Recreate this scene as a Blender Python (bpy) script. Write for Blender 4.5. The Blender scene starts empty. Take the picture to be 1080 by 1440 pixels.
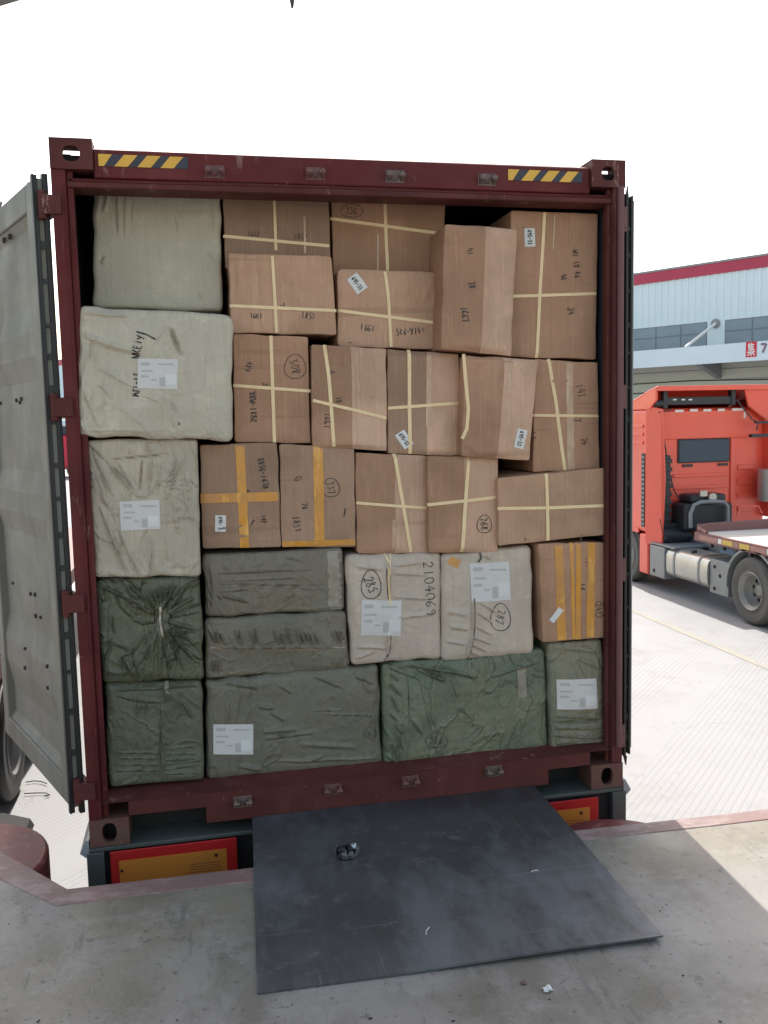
import bpy, math, random
import numpy as np
from mathutils import Vector, Matrix
R = math.radians
scene = bpy.context.scene
col = scene.collection

# ------------------------------------------------------------------ camera
CX, CY, CZ = -0.7196, -3.7912, 1.7679
YAW, PITCH, ROLL, FPX = 0.208704, -0.102310, -0.023069, 1252.64
def basis(yaw, pitch, roll):
    f = Vector((math.sin(yaw)*math.cos(pitch), math.cos(yaw)*math.cos(pitch), math.sin(pitch)))
    r = Vector((math.cos(yaw), -math.sin(yaw), 0)); u = r.cross(f)
    return (math.cos(roll)*r + math.sin(roll)*u), (-math.sin(roll)*r + math.cos(roll)*u), f
RT, UP, FW = basis(YAW, PITCH, ROLL)
cam_d = bpy.data.cameras.new('camera'); cam = bpy.data.objects.new('camera', cam_d); col.objects.link(cam)
m3 = Matrix((RT, UP, -FW)).transposed().to_4x4(); m3.translation = Vector((CX, CY, CZ)); cam.matrix_world = m3
cam_d.sensor_fit = 'VERTICAL'; cam_d.sensor_height = 36.0; cam_d.lens = 36.0*FPX/1440.0
cam_d.clip_start = 0.05; cam_d.clip_end = 3000
scene.camera = cam
# ------------------------------------------------------------------ light
SUN_EL, SUN_AZ = R(50), R(5)          # azimuth measured from +y towards +x
world = bpy.data.worlds.new('World'); scene.world = world; world.use_nodes = True
wn = world.node_tree; wn.nodes.clear()
sky = wn.nodes.new('ShaderNodeTexSky'); sky.sky_type = 'NISHITA'; sky.sun_disc = False
sky.sun_elevation = SUN_EL; sky.sun_rotation = SUN_AZ; sky.dust_density = 2.0; sky.air_density = 1.2; sky.ozone_density = 1.0
bg = wn.nodes.new('ShaderNodeBackground'); bg.inputs[1].default_value = 0.15
wo = wn.nodes.new('ShaderNodeOutputWorld')
tint = wn.nodes.new('ShaderNodeMix'); tint.data_type = 'RGBA'; tint.blend_type = 'MULTIPLY'; tint.inputs[0].default_value = 1.0
tint.inputs[7].default_value = (1.13, 1.0, 0.83, 1); wn.links.new(sky.outputs[0], tint.inputs[6]); wn.links.new(tint.outputs[2], bg.inputs[0]); wn.links.new(bg.outputs[0], wo.inputs[0])
sd = bpy.data.lights.new('sun', 'SUN'); sd.energy = 2.5; sd.angle = R(0.6); sd.color = (1.0, 0.97, 0.93)
sun = bpy.data.objects.new('sun', sd); col.objects.link(sun)
sdir = Vector((math.sin(SUN_AZ)*math.cos(SUN_EL), math.cos(SUN_AZ)*math.cos(SUN_EL), math.sin(SUN_EL)))
sun.rotation_euler = sdir.to_track_quat('Z', 'Y').to_euler(); sun.location = (0, 0, 30)
scene.view_settings.view_transform = 'Standard'; scene.view_settings.look = 'None'
scene.view_settings.exposure = 1.24; scene.view_settings.gamma = 1.0
scene.cycles.max_bounces = 8

# ------------------------------------------------------------------ photo-to-place helpers
def ray(px, py): return FW + RT*((px-540)/FPX) - UP*((py-720)/FPX)
C0 = Vector((CX, CY, CZ))
def onz(px, py, z): d = ray(px, py); return C0 + d*((z-CZ)/d.z)
def ony(px, py, y): d = ray(px, py); return C0 + d*((y-CY)/d.y)
def onx(px, py, x): d = ray(px, py); return C0 + d*((x-CX)/d.x)
def onplane(px, py, P, N): d = ray(px, py); return C0 + d*((P-C0).dot(N)/d.dot(N))

ORG = {}
def tag(o, label=None, cat=None, group=None, kind=None):
    if label: o['label'] = label
    if cat: o['category'] = cat
    if group: o['group'] = group
    if kind: o['kind'] = kind
    return o
def empty(name, loc, label=None, cat=None, group=None):
    o = bpy.data.objects.new(name, None); col.objects.link(o); o.location = loc; o.empty_display_size = .1
    ORG[o] = Vector(loc); return tag(o, label, cat, group)
def mk(name, verts, faces, mat, parent=None, smooth=None, bevel=0, seg=2):
    base = ORG[parent] if parent else Vector((0, 0, 0))
    if parent is None and len(verts):
        a = np.array([tuple(v) for v in verts]); base = Vector(((a[:, 0].min()+a[:, 0].max())/2, (a[:, 1].min()+a[:, 1].max())/2, a[:, 2].min()))
    me = bpy.data.meshes.new(name)
    me.from_pydata([(v[0]-base[0], v[1]-base[1], v[2]-base[2]) for v in verts], [], faces)
    me.materials.append(mat); me.update()
    o = bpy.data.objects.new(name, me); col.objects.link(o)
    if parent: o.parent = parent
    else: o.location = base
    ORG[o] = Vector(base)
    if smooth is not None:
        me.polygons.foreach_set('use_smooth', [True]*len(me.polygons))
        me.set_sharp_from_angle(angle=R(smooth))
    if bevel:
        b = o.modifiers.new('bevel', 'BEVEL'); b.width = bevel; b.segments = seg; b.limit_method = 'ANGLE'; b.angle_limit = R(35)
        me.polygons.foreach_set('use_smooth', [True]*len(me.polygons)); me.set_sharp_from_angle(angle=R(40))
        b.harden_normals = False
    return o
class MB:
    def __init__(s): s.v = []; s.f = []
    def add(s, vs, fs):
        n = len(s.v); s.v += [tuple(q) for q in vs]; s.f += [tuple(i+n for i in f) for f in fs]; return s
    def box(s, x0, x1, y0, y1, z0, z1):
        return s.add([(x0,y0,z0),(x1,y0,z0),(x1,y1,z0),(x0,y1,z0),(x0,y0,z1),(x1,y0,z1),(x1,y1,z1),(x0,y1,z1)],
                     [(0,3,2,1),(4,5,6,7),(0,1,5,4),(1,2,6,5),(2,3,7,6),(3,0,4,7)])
    def obox(s, P, a, b, c):     # corner P and three edge vectors
        P, a, b, c = Vector(P), Vector(a), Vector(b), Vector(c)
        if a.cross(b).dot(c) < 0: a, b = b, a
        return s.add([P, P+a, P+a+b, P+b, P+c, P+a+c, P+a+b+c, P+b+c],
                     [(0,3,2,1),(4,5,6,7),(0,1,5,4),(1,2,6,5),(2,3,7,6),(3,0,4,7)])
    def prism(s, pts, vec):      # planar polygon extruded by vec
        n = len(pts); vec = Vector(vec); P = [Vector(p) for p in pts]
        nr = Vector((0, 0, 0))
        for i in range(n): nr += P[i].cross(P[(i+1) % n])
        if nr.dot(vec) > 0: P.reverse()
        return s.add(P+[p+vec for p in P], [tuple(range(n)), tuple(range(2*n-1, n-1, -1))]+[((i+1) % n, i, i+n, (i+1) % n+n) for i in range(n)])
    def cyl(s, A, B, r, r2=None, n=20, cap=True):
        A, B = Vector(A), Vector(B); r2 = r if r2 is None else r2
        d = (B-A).normalized(); t = Vector((0, 0, 1)) if abs(d.z) < .9 else Vector((1, 0, 0))
        u = d.cross(t).normalized(); w = d.cross(u)
        vs = [A+(u*math.cos(2*math.pi*i/n)+w*math.sin(2*math.pi*i/n))*r for i in range(n)]
        vs += [B+(u*math.cos(2*math.pi*i/n)+w*math.sin(2*math.pi*i/n))*r2 for i in range(n)]
        fs = [(i, (i+1) % n, (i+1) % n+n, i+n) for i in range(n)]
        if cap: fs += [tuple(range(n-1, -1, -1)), tuple(range(n, 2*n))]
        return s.add(vs, fs)
    def tube(s, pts, r, n=8):
        pts = [Vector(p) for p in pts]; rings = []; prev = None
        for i, p in enumerate(pts):
            d = (pts[min(i+1, len(pts)-1)]-pts[max(i-1, 0)]).normalized()
            if prev is None: t = Vector((0, 0, 1)) if abs(d.z) < .9 else Vector((1, 0, 0)); u = d.cross(t).normalized()
            else: u = (prev-d*prev.dot(d)).normalized()
            prev = u; w = d.cross(u); rings.append([p+(u*math.cos(2*math.pi*k/n)+w*math.sin(2*math.pi*k/n))*r for k in range(n)])
        vs = [q for rg in rings for q in rg]; fs = []
        for i in range(len(pts)-1):
            for k in range(n): fs.append((i*n+k, i*n+(k+1) % n, (i+1)*n+(k+1) % n, (i+1)*n+k))
        fs += [tuple(range(n-1, -1, -1)), tuple(range((len(pts)-1)*n, len(pts)*n))]
        return s.add(vs, fs)
    def lathe(s, C, prof, n=40):  # axis +x; profile of (x offset, radius)
        C = Vector(C); vs = []; m = len(prof)
        for k in range(n):
            a = 2*math.pi*k/n
            for (x, r) in prof: vs.append((C.x+x, C.y+r*math.cos(a), C.z+r*math.sin(a)))
        return s.add(vs, [(k*m+j, k*m+j+1, ((k+1) % n)*m+j+1, ((k+1) % n)*m+j) for k in range(n) for j in range(m-1)])
    def build(s, name, mat, parent=None, **k): return mk(name, s.v, s.f, mat, parent, **k)

# ------------------------------------------------------------------ materials
def srgb(c): return tuple(((x/255/12.92) if x/255 <= .04045 else ((x/255+.055)/1.055)**2.4) for x in c)
class Mat:
    def __init__(s, name, base=(.5,.5,.5), rough=.6, metal=0, spec=.5):
        s.m = bpy.data.materials.new(name); s.m.use_nodes = True; s.t = s.m.node_tree
        s.b = s.t.nodes['Principled BSDF']; s.b.inputs['Base Color'].default_value = (*base, 1)
        s.b.inputs['Roughness'].default_value = rough; s.b.inputs['Metallic'].default_value = metal
        s.b.inputs['Specular IOR Level'].default_value = spec
        tc = s.t.nodes.new('ShaderNodeTexCoord'); oi = s.t.nodes.new('ShaderNodeObjectInfo')
        s.co = s.t.nodes.new('ShaderNodeVectorMath'); s.co.operation = 'ADD'
        ml = s.t.nodes.new('ShaderNodeMath'); ml.operation = 'MULTIPLY'; ml.inputs[1].default_value = 37.0
        s.t.links.new(oi.outputs['Random'], ml.inputs[0]); s.t.links.new(tc.outputs['Object'], s.co.inputs[0]); s.t.links.new(ml.outputs[0], s.co.inputs[1])
        s.color = None; s.h = None; s.rnd = oi.outputs['Random']
        s.cbase = base
    def L(s, a, b): s.t.links.new(a, b)
    def noise(s, scale=5, detail=4, rough=.55, st=(1, 1, 1), dist=0):
        mp = s.t.nodes.new('ShaderNodeMapping'); mp.inputs['Scale'].default_value = st; s.L(s.co.outputs[0], mp.inputs[0])
        n = s.t.nodes.new('ShaderNodeTexNoise'); n.inputs['Scale'].default_value = scale; n.inputs['Detail'].default_value = detail
        n.inputs['Roughness'].default_value = rough; n.inputs['Distortion'].default_value = dist
        s.L(mp.outputs[0], n.inputs['Vector']); return n.outputs['Fac']
    def wave(s, scale, st=(1, 0, 0), dist=0, rot=None):
        mp = s.t.nodes.new('ShaderNodeMapping')
        s.L(s.co.outputs[0], mp.inputs[0])
        if rot: mp.inputs['Rotation'].default_value = rot
        w = s.t.nodes.new('ShaderNodeTexWave'); w.bands_direction = 'X' if st[0] else ('Y' if st[1] else 'Z')
        w.inputs['Scale'].default_value = scale; w.inputs['Distortion'].default_value = dist
        s.L(mp.outputs[0], w.inputs['Vector']); return w.outputs['Fac']
    def ramp(s, fac, lo, hi, a=0., b=1.):
        r = s.t.nodes.new('ShaderNodeMapRange'); r.inputs['From Min'].default_value = lo; r.inputs['From Max'].default_value = hi
        r.inputs['To Min'].default_value = a; r.inputs['To Max'].default_value = b; s.L(fac, r.inputs['Value']); return r.outputs[0]
    def mathn(s, op, a, b):
        n = s.t.nodes.new('ShaderNodeMath'); n.operation = op
        for i, q in enumerate((a, b)):
            if isinstance(q, (int, float)): n.inputs[i].default_value = q
            else: s.L(q, n.inputs[i])
        return n.outputs[0]
    def mix(s, fac, c):          # paint colour c over what is there, by fac
        n = s.t.nodes.new('ShaderNodeMix'); n.data_type = 'RGBA'
        if isinstance(fac, (int, float)): n.inputs[0].default_value = fac
        else: s.L(fac, n.inputs[0])
        if s.color is None: n.inputs[6].default_value = (*s.cbase, 1)
        else: s.L(s.color, n.inputs[6])
        n.inputs[7].default_value = (*c, 1); s.color = n.outputs[2]; s.L(s.color, s.b.inputs['Base Color']); return s
    def bump(s, fac, strength=.2, dist=.01):
        b = s.t.nodes.new('ShaderNodeBump'); b.inputs['Strength'].default_value = strength; b.inputs['Distance'].default_value = dist
        s.L(fac, b.inputs['Height'])
        if s.h: s.L(s.h, b.inputs['Normal'])
        s.h = b.outputs[0]; s.L(s.h, s.b.inputs['Normal']); return s
    def roughn(s, fac, a, b, lo=.3, hi=.7): s.L(s.ramp(fac, lo, hi, a, b), s.b.inputs['Roughness']); return s

def dk(c, k): return tuple(x*k for x in c)
def carton_mat(name, c):
    m = Mat(name, c, .75, spec=.3)
    m.mix(m.ramp(m.noise(1.6, 4), .4, .6, 0, .8), dk(c, .7))
    m.mix(m.ramp(m.rnd, 0, 1, 0, .3), (c[0]*.72, c[1]*.78, c[2]*.8))
    m.mix(m.ramp(m.noise(4, 7, .8, dist=.6), .56, .62, 0, .35), (c[0]*.68, c[1]*.66, c[2]*.62))
    m.mix(m.ramp(m.noise(2.6, 5, .6), .48, .66, 0, .6), (c[0]*1.16, c[1]*1.2, c[2]*1.28))
    st = m.noise(9, 4, .8, (10, 10, .15)); m.mix(m.ramp(st, .54, .66, 0, .34), dk(c, .66)); m.mix(m.ramp(st, .34, .44, .34, 0), (c[0]*1.3, c[1]*1.36, c[2]*1.45))
    f2 = m.mathn('MULTIPLY', m.ramp(m.noise(24, 5, .8, (9, 9, .3)), .58, .66, 0, 1), m.ramp(m.noise(3, 3), .48, .56, 0, 1)); m.mix(m.mathn('MULTIPLY', f2, .6), (c[0]*1.6, c[1]*1.75, c[2]*2))
    m.mix(m.ramp(m.noise(11, 6, .75, (1, 1, 1.6)), .6, .72, 0, .5), dk(c, .5))
    m.mix(m.ramp(m.noise(2.1, 3, .5, (.4, .4, 9)), .64, .68, 0, .35), dk(c, .55))
    m.bump(st, .5, .004).bump(m.wave(60, (1, 0, 0)), .12, .002).bump(m.noise(5, 4), .45, .014)
    return m.m
M = {}
CB = (.43, .24, .15)
M['carton'] = carton_mat('cardboard', CB)
M['carton_grey'] = carton_mat('cardboard dusty', (.36, .222, .148))
M['carton_pale'] = carton_mat('cardboard pale', (.48, .285, .185))
M['carton_flap'] = carton_mat('cardboard lighter lit flap', (.60, .375, .26))  # right flaps: lighter paper, with light from the right also put into the colour
def weave_mat(name, c, tint=None, gloss=.5, wv=.3, crk=.45):
    m = Mat(name, c, gloss, spec=.45)
    m.mix(m.ramp(m.noise(2.5, 5, .6), .4, .62, 0, .8), dk(c, .74))
    if tint: m.mix(m.ramp(m.noise(1.8, 4, .6, dist=.6), .46, .6, 0, .8), tint)
    m.mix(m.ramp(m.noise(12, 6, .7), .54, .7, 0, .4), (c[0]*1.4, c[1]*1.36, c[2]*1.3))
    wx = m.wave(75, (1, 0, 0), .6); wz = m.wave(75, (0, 0, 1), .6)
    w = m.mathn('MULTIPLY', wx, wz)
    gx = m.ramp(m.noise(10, 2, .5, (6, 6, .3)), .45, .62, 0, .35); m.mix(gx, dk(c, .72)); m.mix(m.ramp(m.noise(10, 2, .5, (.3, .3, 6)), .5, .65, 0, .3), dk(c, .78))
    m.mix(m.ramp(w, .1, .9, wv, 0), dk(c, .55))
    m.bump(w, .3, .003).bump(m.noise(20, 5, .65, (1, 1, .6)), .6, .010).bump(m.noise(6, 4, .6, dist=1.5), .6, .016)
    rg = m.mathn('ABSOLUTE', m.mathn('SUBTRACT', m.noise(3.2, 3, .55, (1, 1, .7), 1.0), .5), 0); m.bump(m.ramp(rg, 0, .035, 1, 0), crk, .012)
    rg = m.mathn('ABSOLUTE', m.mathn('SUBTRACT', m.noise(8, 2, .5, (1.3, 1, .5), .8), .5), 0); m.bump(m.ramp(rg, 0, .03, 1, 0), crk*.7, .006)
    m.roughn(m.noise(5, 3), gloss-.15, gloss+.12)
    return m.m
M['bag_light'] = weave_mat('woven sack light grey', (.62, .555, .44), (.54, .475, .385), .5, .3, .35)
M['bag_pale'] = weave_mat('woven sack pale stretched', (.62, .565, .445), (.54, .485, .38), .55, .45, .1)
M['bag_tan'] = weave_mat('cloth wrap light', (.56, .485, .38), (.46, .39, .31), .42, .3, .55)
M['bag_beige'] = weave_mat('woven sack beige', (.64, .53, .43), (.55, .445, .37), .6, .25, .2)
M['bag_olive'] = weave_mat('woven sack dark olive', (.118, .122, .077), (.15, .146, .09), .28, .3, .9)
M['bag_olive_smooth'] = weave_mat('woven sack olive taut', (.122, .130, .085), (.145, .145, .095), .32, .35, .35)
M['bag_sage'] = weave_mat('woven sack grey green', (.21, .19, .138), (.225, .18, .135), .45, .4, .35)
M['bag_slate'] = weave_mat('woven sack slate', (.20, .182, .135), (.155, .15, .112), .34, .35, .45)
M['bag_green'] = weave_mat('woven sack green', (.155, .182, .118), (.26, .245, .16), .3, .4, .6)
M['bag_green2'] = weave_mat('woven sack faded green', (.225, .22, .148), (.29, .245, .175), .34, .3, .5)
def red_mat(name, c, rust=.5, rough=.5):
    m = Mat(name, c, rough, spec=.18)
    m.mix(m.ramp(m.noise(2.0, 5, .6), .42, .6, 0, .7), dk(c, .62))
    m.mix(m.ramp(m.noise(5, 6, .65, (1, 1, .3)), .56, .72, 0, .4), (c[0]*1.5+.02, c[1]*1.8+.012, c[2]*1.8+.01))
    m.mix(m.ramp(m.noise(9, 8, .7), .62, .70, 0, rust), (.11, .055, .03))
    m.mix(m.ramp(m.noise(26, 6, .7, (1, 1, .5)), .66, .72, 0, .5*rust), (.32, .24, .2))
    sc_ = m.mathn('MULTIPLY', m.ramp(m.noise(16, 7, .8, (1, 1, .22)), .58, .63, 0, 1), m.ramp(m.noise(1.7, 3), .5, .58, 0, 1)); m.mix(m.mathn('MULTIPLY', sc_, .75), (.30, .19, .16))
    m.mix(m.ramp(m.noise(60, 6, .7), .64, .70, 0, .7), (.035, .018, .015))
    m.bump(m.noise(40, 4), .2, .003).bump(m.noise(6, 3), .3, .01); m.roughn(m.noise(6, 4), rough-.12, rough+.2); return m.m
M['red'] = red_mat('container maroon paint', (.118, .021, .022), .5)
M['red_rusty'] = red_mat('container maroon rusty', (.105, .030, .027), 1.0, .6)
m = Mat('rusty casting', (.12, .045, .04), .65); m.mix(m.ramp(m.noise(14, 7, .7), .42, .6, 0, .8), (.10, .062, .035)); m.mix(m.ramp(m.noise(30, 6, .7), .6, .7, 0, .7), (.22, .15, .07)); m.bump(m.noise(50, 4), .3, .004); M['casting'] = m.m
m = Mat('door inner paint', (.19, .183, .158), .6, spec=.25)
m.mix(m.ramp(m.noise(2.2, 5, .6), .4, .7, 0, .8), (.145, .137, .115)); m.mix(m.ramp(m.noise(5, 5, .65, (1, 1, .25)), .5, .68, 0, .6), (.125, .105, .085))
m.mix(m.ramp(m.noise(26, 6, .7), .70, .75, 0, .8), (.14, .09, .06)); m.bump(m.noise(8, 3), .1, .01); m.roughn(m.noise(4, 3), .5, .75); M['door_in'] = m.m
def plain(name, c, rough=.6, metal=0, var=.3, sc=8, bump=.1):
    m = Mat(name, c, rough, metal); m.mix(m.ramp(m.noise(sc, 5, .6), .35, .7, 0, var), dk(c, .6))
    m.mix(m.ramp(m.noise(sc*3, 5, .65), .6, .75, 0, var*.6), tuple(min(1, x*1.3+.02) for x in c)); m.bump(m.noise(sc*6, 3), bump, .003); return m.m
M['rubber'] = plain('black rubber gasket', (.018, .018, .018), .5)
M['hole'] = plain('dark recess', (.012, .011, .011), .8)
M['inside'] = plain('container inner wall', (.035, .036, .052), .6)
M['yellow'] = plain('hazard yellow film', (.72, .40, .05), .45)
M['navy'] = plain('hazard dark film', (.028, .028, .045), .45)
M['bolt'] = plain('dark rusty bolt', (.035, .026, .022), .7, 0, .3, 40)
M['lug'] = plain('worn maroon lug', (.15, .06, .055), .55, 0, .5, 30)
M['lug_grey'] = plain('worn grey steel lug', (.17, .115, .10), .5, .3, .6, 40)
M['strap'] = plain('yellow plastic strap', (.82, .62, .36), .45, 0, .2, 20, 0)
m = Mat('orange packing tape', (.62, .27, .03), .26)
m.mix(m.ramp(m.noise(5, 4, .65, (1, 1, .5)), .42, .62, 0, .75), (.47, .23, .09)); m.mix(m.ramp(m.noise(30, 4, .7, (1, 1, .3)), .55, .64, 0, .6), (.80, .42, .09))
m.bump(m.noise(24, 4, .6, (1.5, 1, .5)), .5, .004); M['tape'] = m.m
m = Mat('film over sacking', (.27, .235, .185), .25); m.mix(m.ramp(m.noise(9, 5, .7, (1.5, 1, .5)), .46, .58, 0, .9), (.20, .19, .14)); m.mix(m.ramp(m.noise(30, 5, .7), .6, .68, 0, .6), (.45, .40, .33)); m.bump(m.noise(30, 5), .7, .006); M['btape'] = m.m
m = Mat('clear packing tape', (.47, .30, .20), .22); m.mix(m.ramp(m.noise(25, 4, .7, (1, 1, .3)), .5, .7, 0, .7), (.66, .50, .38)); m.bump(m.noise(30, 4), .5, .004); M['ctape'] = m.m
M['paper'] = plain('white paper label', (.66, .65, .64), .6, 0, .08, 10, .02)
M['paper_grey'] = plain('grey printed patch', (.43, .42, .41), .6, 0, .1, 10, .02)
M['paper_lilac'] = plain('pale printed patch', (.60, .575, .56), .6, 0, .1, 10, .02)
M['ink'] = plain('black marker ink', (.022, .02, .02), .5, 0, 0)
M['ink_brown'] = plain('faded marker ink', (.075, .045, .035), .6, 0, .2, 40)
M['ink_grey'] = plain('thin pen ink', (.055, .05, .05), .5, 0, 0)
m = Mat('bare steel plate', (.12, .122, .128), .45, .6)
m.mix(m.ramp(m.noise(1.6, 5, .6), .35, .7, 0, .9), (.058, .057, .057)); m.mix(m.ramp(m.noise(2.6, 7, .7, (1, .4, 1)), .46, .62, 0, .7), (.20, .215, .235))
m.mix(m.ramp(m.noise(11, 8, .75), .56, .66, 0, .6), (.21, .205, .20)); m.mix(m.ramp(m.noise(4, 5, .6), .68, .78, 0, .35), (.13, .08, .055))
m.mix(m.ramp(m.noise(30, 4, .6, (.06, 3, 1)), .66, .69, 0, .35), (.30, .31, .32)); m.mix(m.ramp(m.noise(26, 4, .6, (3, .08, 1)), .68, .70, 0, .3), (.28, .29, .30)); m.mix(m.ramp(m.noise(5, 8, .8), .60, .64, 0, .5), (.10, .075, .055))
m.roughn(m.noise(3, 6, .65), .36, .64); m.bump(m.noise(7, 4), .1, .01); M['plate'] = m.m
m = Mat('dock concrete', (.205, .178, .132), .5)
m.mix(m.ramp(m.noise(.8, 4, .55), .44, .58, 0, 1), (.265, .24, .218)); m.mix(m.ramp(m.noise(2.3, 7, .7, (1, .6, 1)), .46, .62, 0, .7), (.135, .118, .088))
m.mix(m.ramp(m.noise(6, 8, .78, (.6, 1, 1)), .52, .64, 0, .5), (.32, .295, .275)); m.mix(m.ramp(m.noise(19, 6, .7), .6, .68, 0, .8), (.10, .093, .085))
m.mix(m.ramp(m.noise(5, 7, .75, (2.5, .5, 1)), .58, .64, 0, .6), (.115, .105, .097)); m.mix(m.ramp(m.noise(45, 4, .6), .64, .7, 0, .7), (.06, .056, .05))
m.bump(m.noise(30, 6, .7), .5, .004).bump(m.noise(5, 5), .4, .012); m.roughn(m.noise(1.7, 5, .6), .28, .7); M['dock'] = m.m
m = Mat('faded red edge paint', (.22, .125, .112), .55)
m.mix(m.ramp(m.noise(4, 6, .65), .42, .65, 0, .8), (.19, .145, .125)); m.mix(m.ramp(m.noise(9, 8, .75, (.4, 1, 1)), .5, .6, 0, .8), (.33, .24, .22)); m.mix(m.ramp(m.noise(30, 6, .7), .62, .7, 0, .7), (.09, .06, .05))
m.bump(m.noise(30, 5), .3, .004); M['edge'] = m.m
m = Mat('red dock bumper', (.20, .035, .03), .5); m.mix(m.ramp(m.noise(6, 6, .7), .4, .65, 0, .8), (.10, .035, .03)); m.mix(m.ramp(m.noise(18, 6, .7), .55, .7, 0, .7), (.33, .16, .14)); m.bump(m.noise(25, 4), .3, .006); M['bumper'] = m.m
# yard concrete with diagonal grooves
m = Mat('yard concrete', (.305, .305, .303), .75)
m.mix(m.ramp(m.noise(.35, 5, .6), .4, .65, 0, .6), (.335, .335, .333)); m.mix(m.ramp(m.noise(1.7, 7, .7), .5, .75, 0, .45), (.21, .205, .19))
m.mix(m.ramp(m.noise(30, 6, .7), .6, .75, 0, .35), (.18, .17, .16))
m.mix(m.ramp(m.noise(.9, 6, .7, dist=.8), .6, .72, 0, .4), (.19, .185, .175)); m.mix(m.ramp(m.mathn('ABSOLUTE', m.mathn('SUBTRACT', m.noise(.35, 6, .6, dist=.5), .5), 0), 0, .0018, .4, 0), (.16, .155, .15))
g = m.wave(5.2, (1, 0, 0), 0, (0, 0, R(45))); band = m.ramp(m.wave(.21, (1, 0, 0), .3, (0, 0, R(45))), .18, .3, 0, 1)
gg = m.mathn('MULTIPLY', m.ramp(g, .0, .3, 1, 0), band); m.mix(m.mathn('MULTIPLY', gg, .22), (.175, .172, .165))
m.bump(m.mathn('SUBTRACT', 1.0, gg), .25, .006).bump(m.noise(40, 4), .2, .004); M['yard'] = m.m
m = Mat('worn yellow line paint', (.33, .312, .25), .7); m.mix(m.ramp(m.noise(5, 7, .7), .42, .6, 0, .75), (.275, .265, .24)); M['line'] = m.m
def truckred():
    m = Mat('truck red paint', (.86, .105, .06), .4); m.mix(m.ramp(m.noise(1.6, 5, .6), .4, .7, 0, .45), (.70, .10, .065)); m.mix(m.ramp(m.noise(5, 6, .7, (1, 1, .4)), .6, .78, 0, .35), (.62, .33, .28))
    m.bump(m.noise(3, 3), .05, .01); m.roughn(m.noise(3, 4), .28, .5); m.b.inputs['Coat Weight'].default_value = .45; m.b.inputs['Coat Roughness'].default_value = .15; return m.m
M['truck'] = truckred()
M['truck_dark'] = plain('black plastic', (.03, .032, .036), .5)
M['glass'] = plain('dark window glass', (.035, .06, .085), .08, 0, .1, 2, 0)
M['silver'] = plain('brushed aluminium', (.50, .49, .45), .35, .6, .4, 6)
M['grey_steel'] = plain('painted grey steel', (.27, .28, .28), .5, .2, .4, 6)
M['tyre'] = plain('dusty tyre rubber', (.12, .115, .103), .8, 0, .6, 5, .3)
M['rim'] = plain('dusty wheel steel', (.33, .32, .29), .5, .3, .5, 10)
M['deck'] = plain('sandy trailer deck', (.58, .54, .47), .8, 0, .25, 3)
M['rail'] = plain('trailer maroon rail', (.24, .105, .095), .6, 0, .5, 8)
M['white'] = plain('white reflector', (.78, .76, .72), .4, 0, .2, 20)
M['redtape'] = plain('red reflector', (.52, .02, .018), .35, 0, .25, 12)
M['fadedtape'] = plain('faded red reflector', (.42, .20, .17), .5, 0, .4, 12)
M['yelltape'] = plain('yellow reflector', (.65, .45, .08), .4, 0, .3, 20)
m = Mat('orange reflective board', (.62, .23, .035), .35); m.mix(m.ramp(m.noise(3, 5, .6), .4, .7, 0, .5), (.50, .18, .035)); m.mix(m.ramp(m.noise(9, 7, .7, (.3, 1, 1)), .55, .7, 0, .5), (.36, .15, .05)); M['orange'] = m.m
M['trailer'] = plain('dark green grey trailer paint', (.075, .085, .075), .6, 0, .5, 6)
m = Mat('pale blue cladding', (.64, .735, .765), .5); m.mix(m.ramp(m.noise(.2, 4), .4, .7, 0, .5), (.58, .69, .73)); m.mix(m.ramp(m.noise(1.2, 4, .6, (1, 1, .1)), .5, .75, 0, .3), (.56, .66, .69)); M['clad'] = m.m  # cladding paled and greyed: distance haze is put into its colour
M['fascia'] = plain('white fascia', (.62, .69, .74), .5, 0, .15, .6, 0)
M['crimson'] = plain('crimson roof trim', (.42, .035, .075), .5, 0, .2, .5, 0)
M['capgrey'] = plain('grey capping', (.25, .25, .26), .5, 0, .2, 1, 0)
M['lowwall'] = plain('grey beige wall', (.50, .50, .43), .7, 0, .2, .5, 0)
M['winframe'] = plain('grey window frame', (.16, .19, .22), .5, 0, .1, 1, 0)
M['winglass'] = plain('blue grey window glass', (.19, .26, .32), .15, 0, .3, .5, 0)  # panes lightened as well, haze included in the tone
M['signred'] = plain('sign red', (.55, .02, .05), .5, 0, .05, 1, 0)
M['foil'] = plain('crumpled silver foil', (.55, .56, .58), .25, .8, .2, 30)
M['blackfilm'] = plain('black plastic film', (.012, .012, .014), .3, 0, .1, 30)
M['canopy'] = plain('galvanised steel', (.35, .36, .37), .5, .3, .3, 4)

# ------------------------------------------------------------------ numpy value noise
def vnoise(X, Z, sc, seed):
    rs = np.random.RandomState(seed); T = rs.rand(64, 64)*2-1
    x, z = X*sc+100.3, Z*sc+77.7; xi, zi = np.floor(x).astype(int), np.floor(z).astype(int); fx, fz = x-xi, z-zi
    fx, fz = fx*fx*(3-2*fx), fz*fz*(3-2*fz); g = lambda i, j: T[(xi+i) % 64, (zi+j) % 64]
    return (g(0,0)*(1-fx)+g(1,0)*fx)*(1-fz)+(g(0,1)*(1-fx)+g(1,1)*fx)*fz

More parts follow.
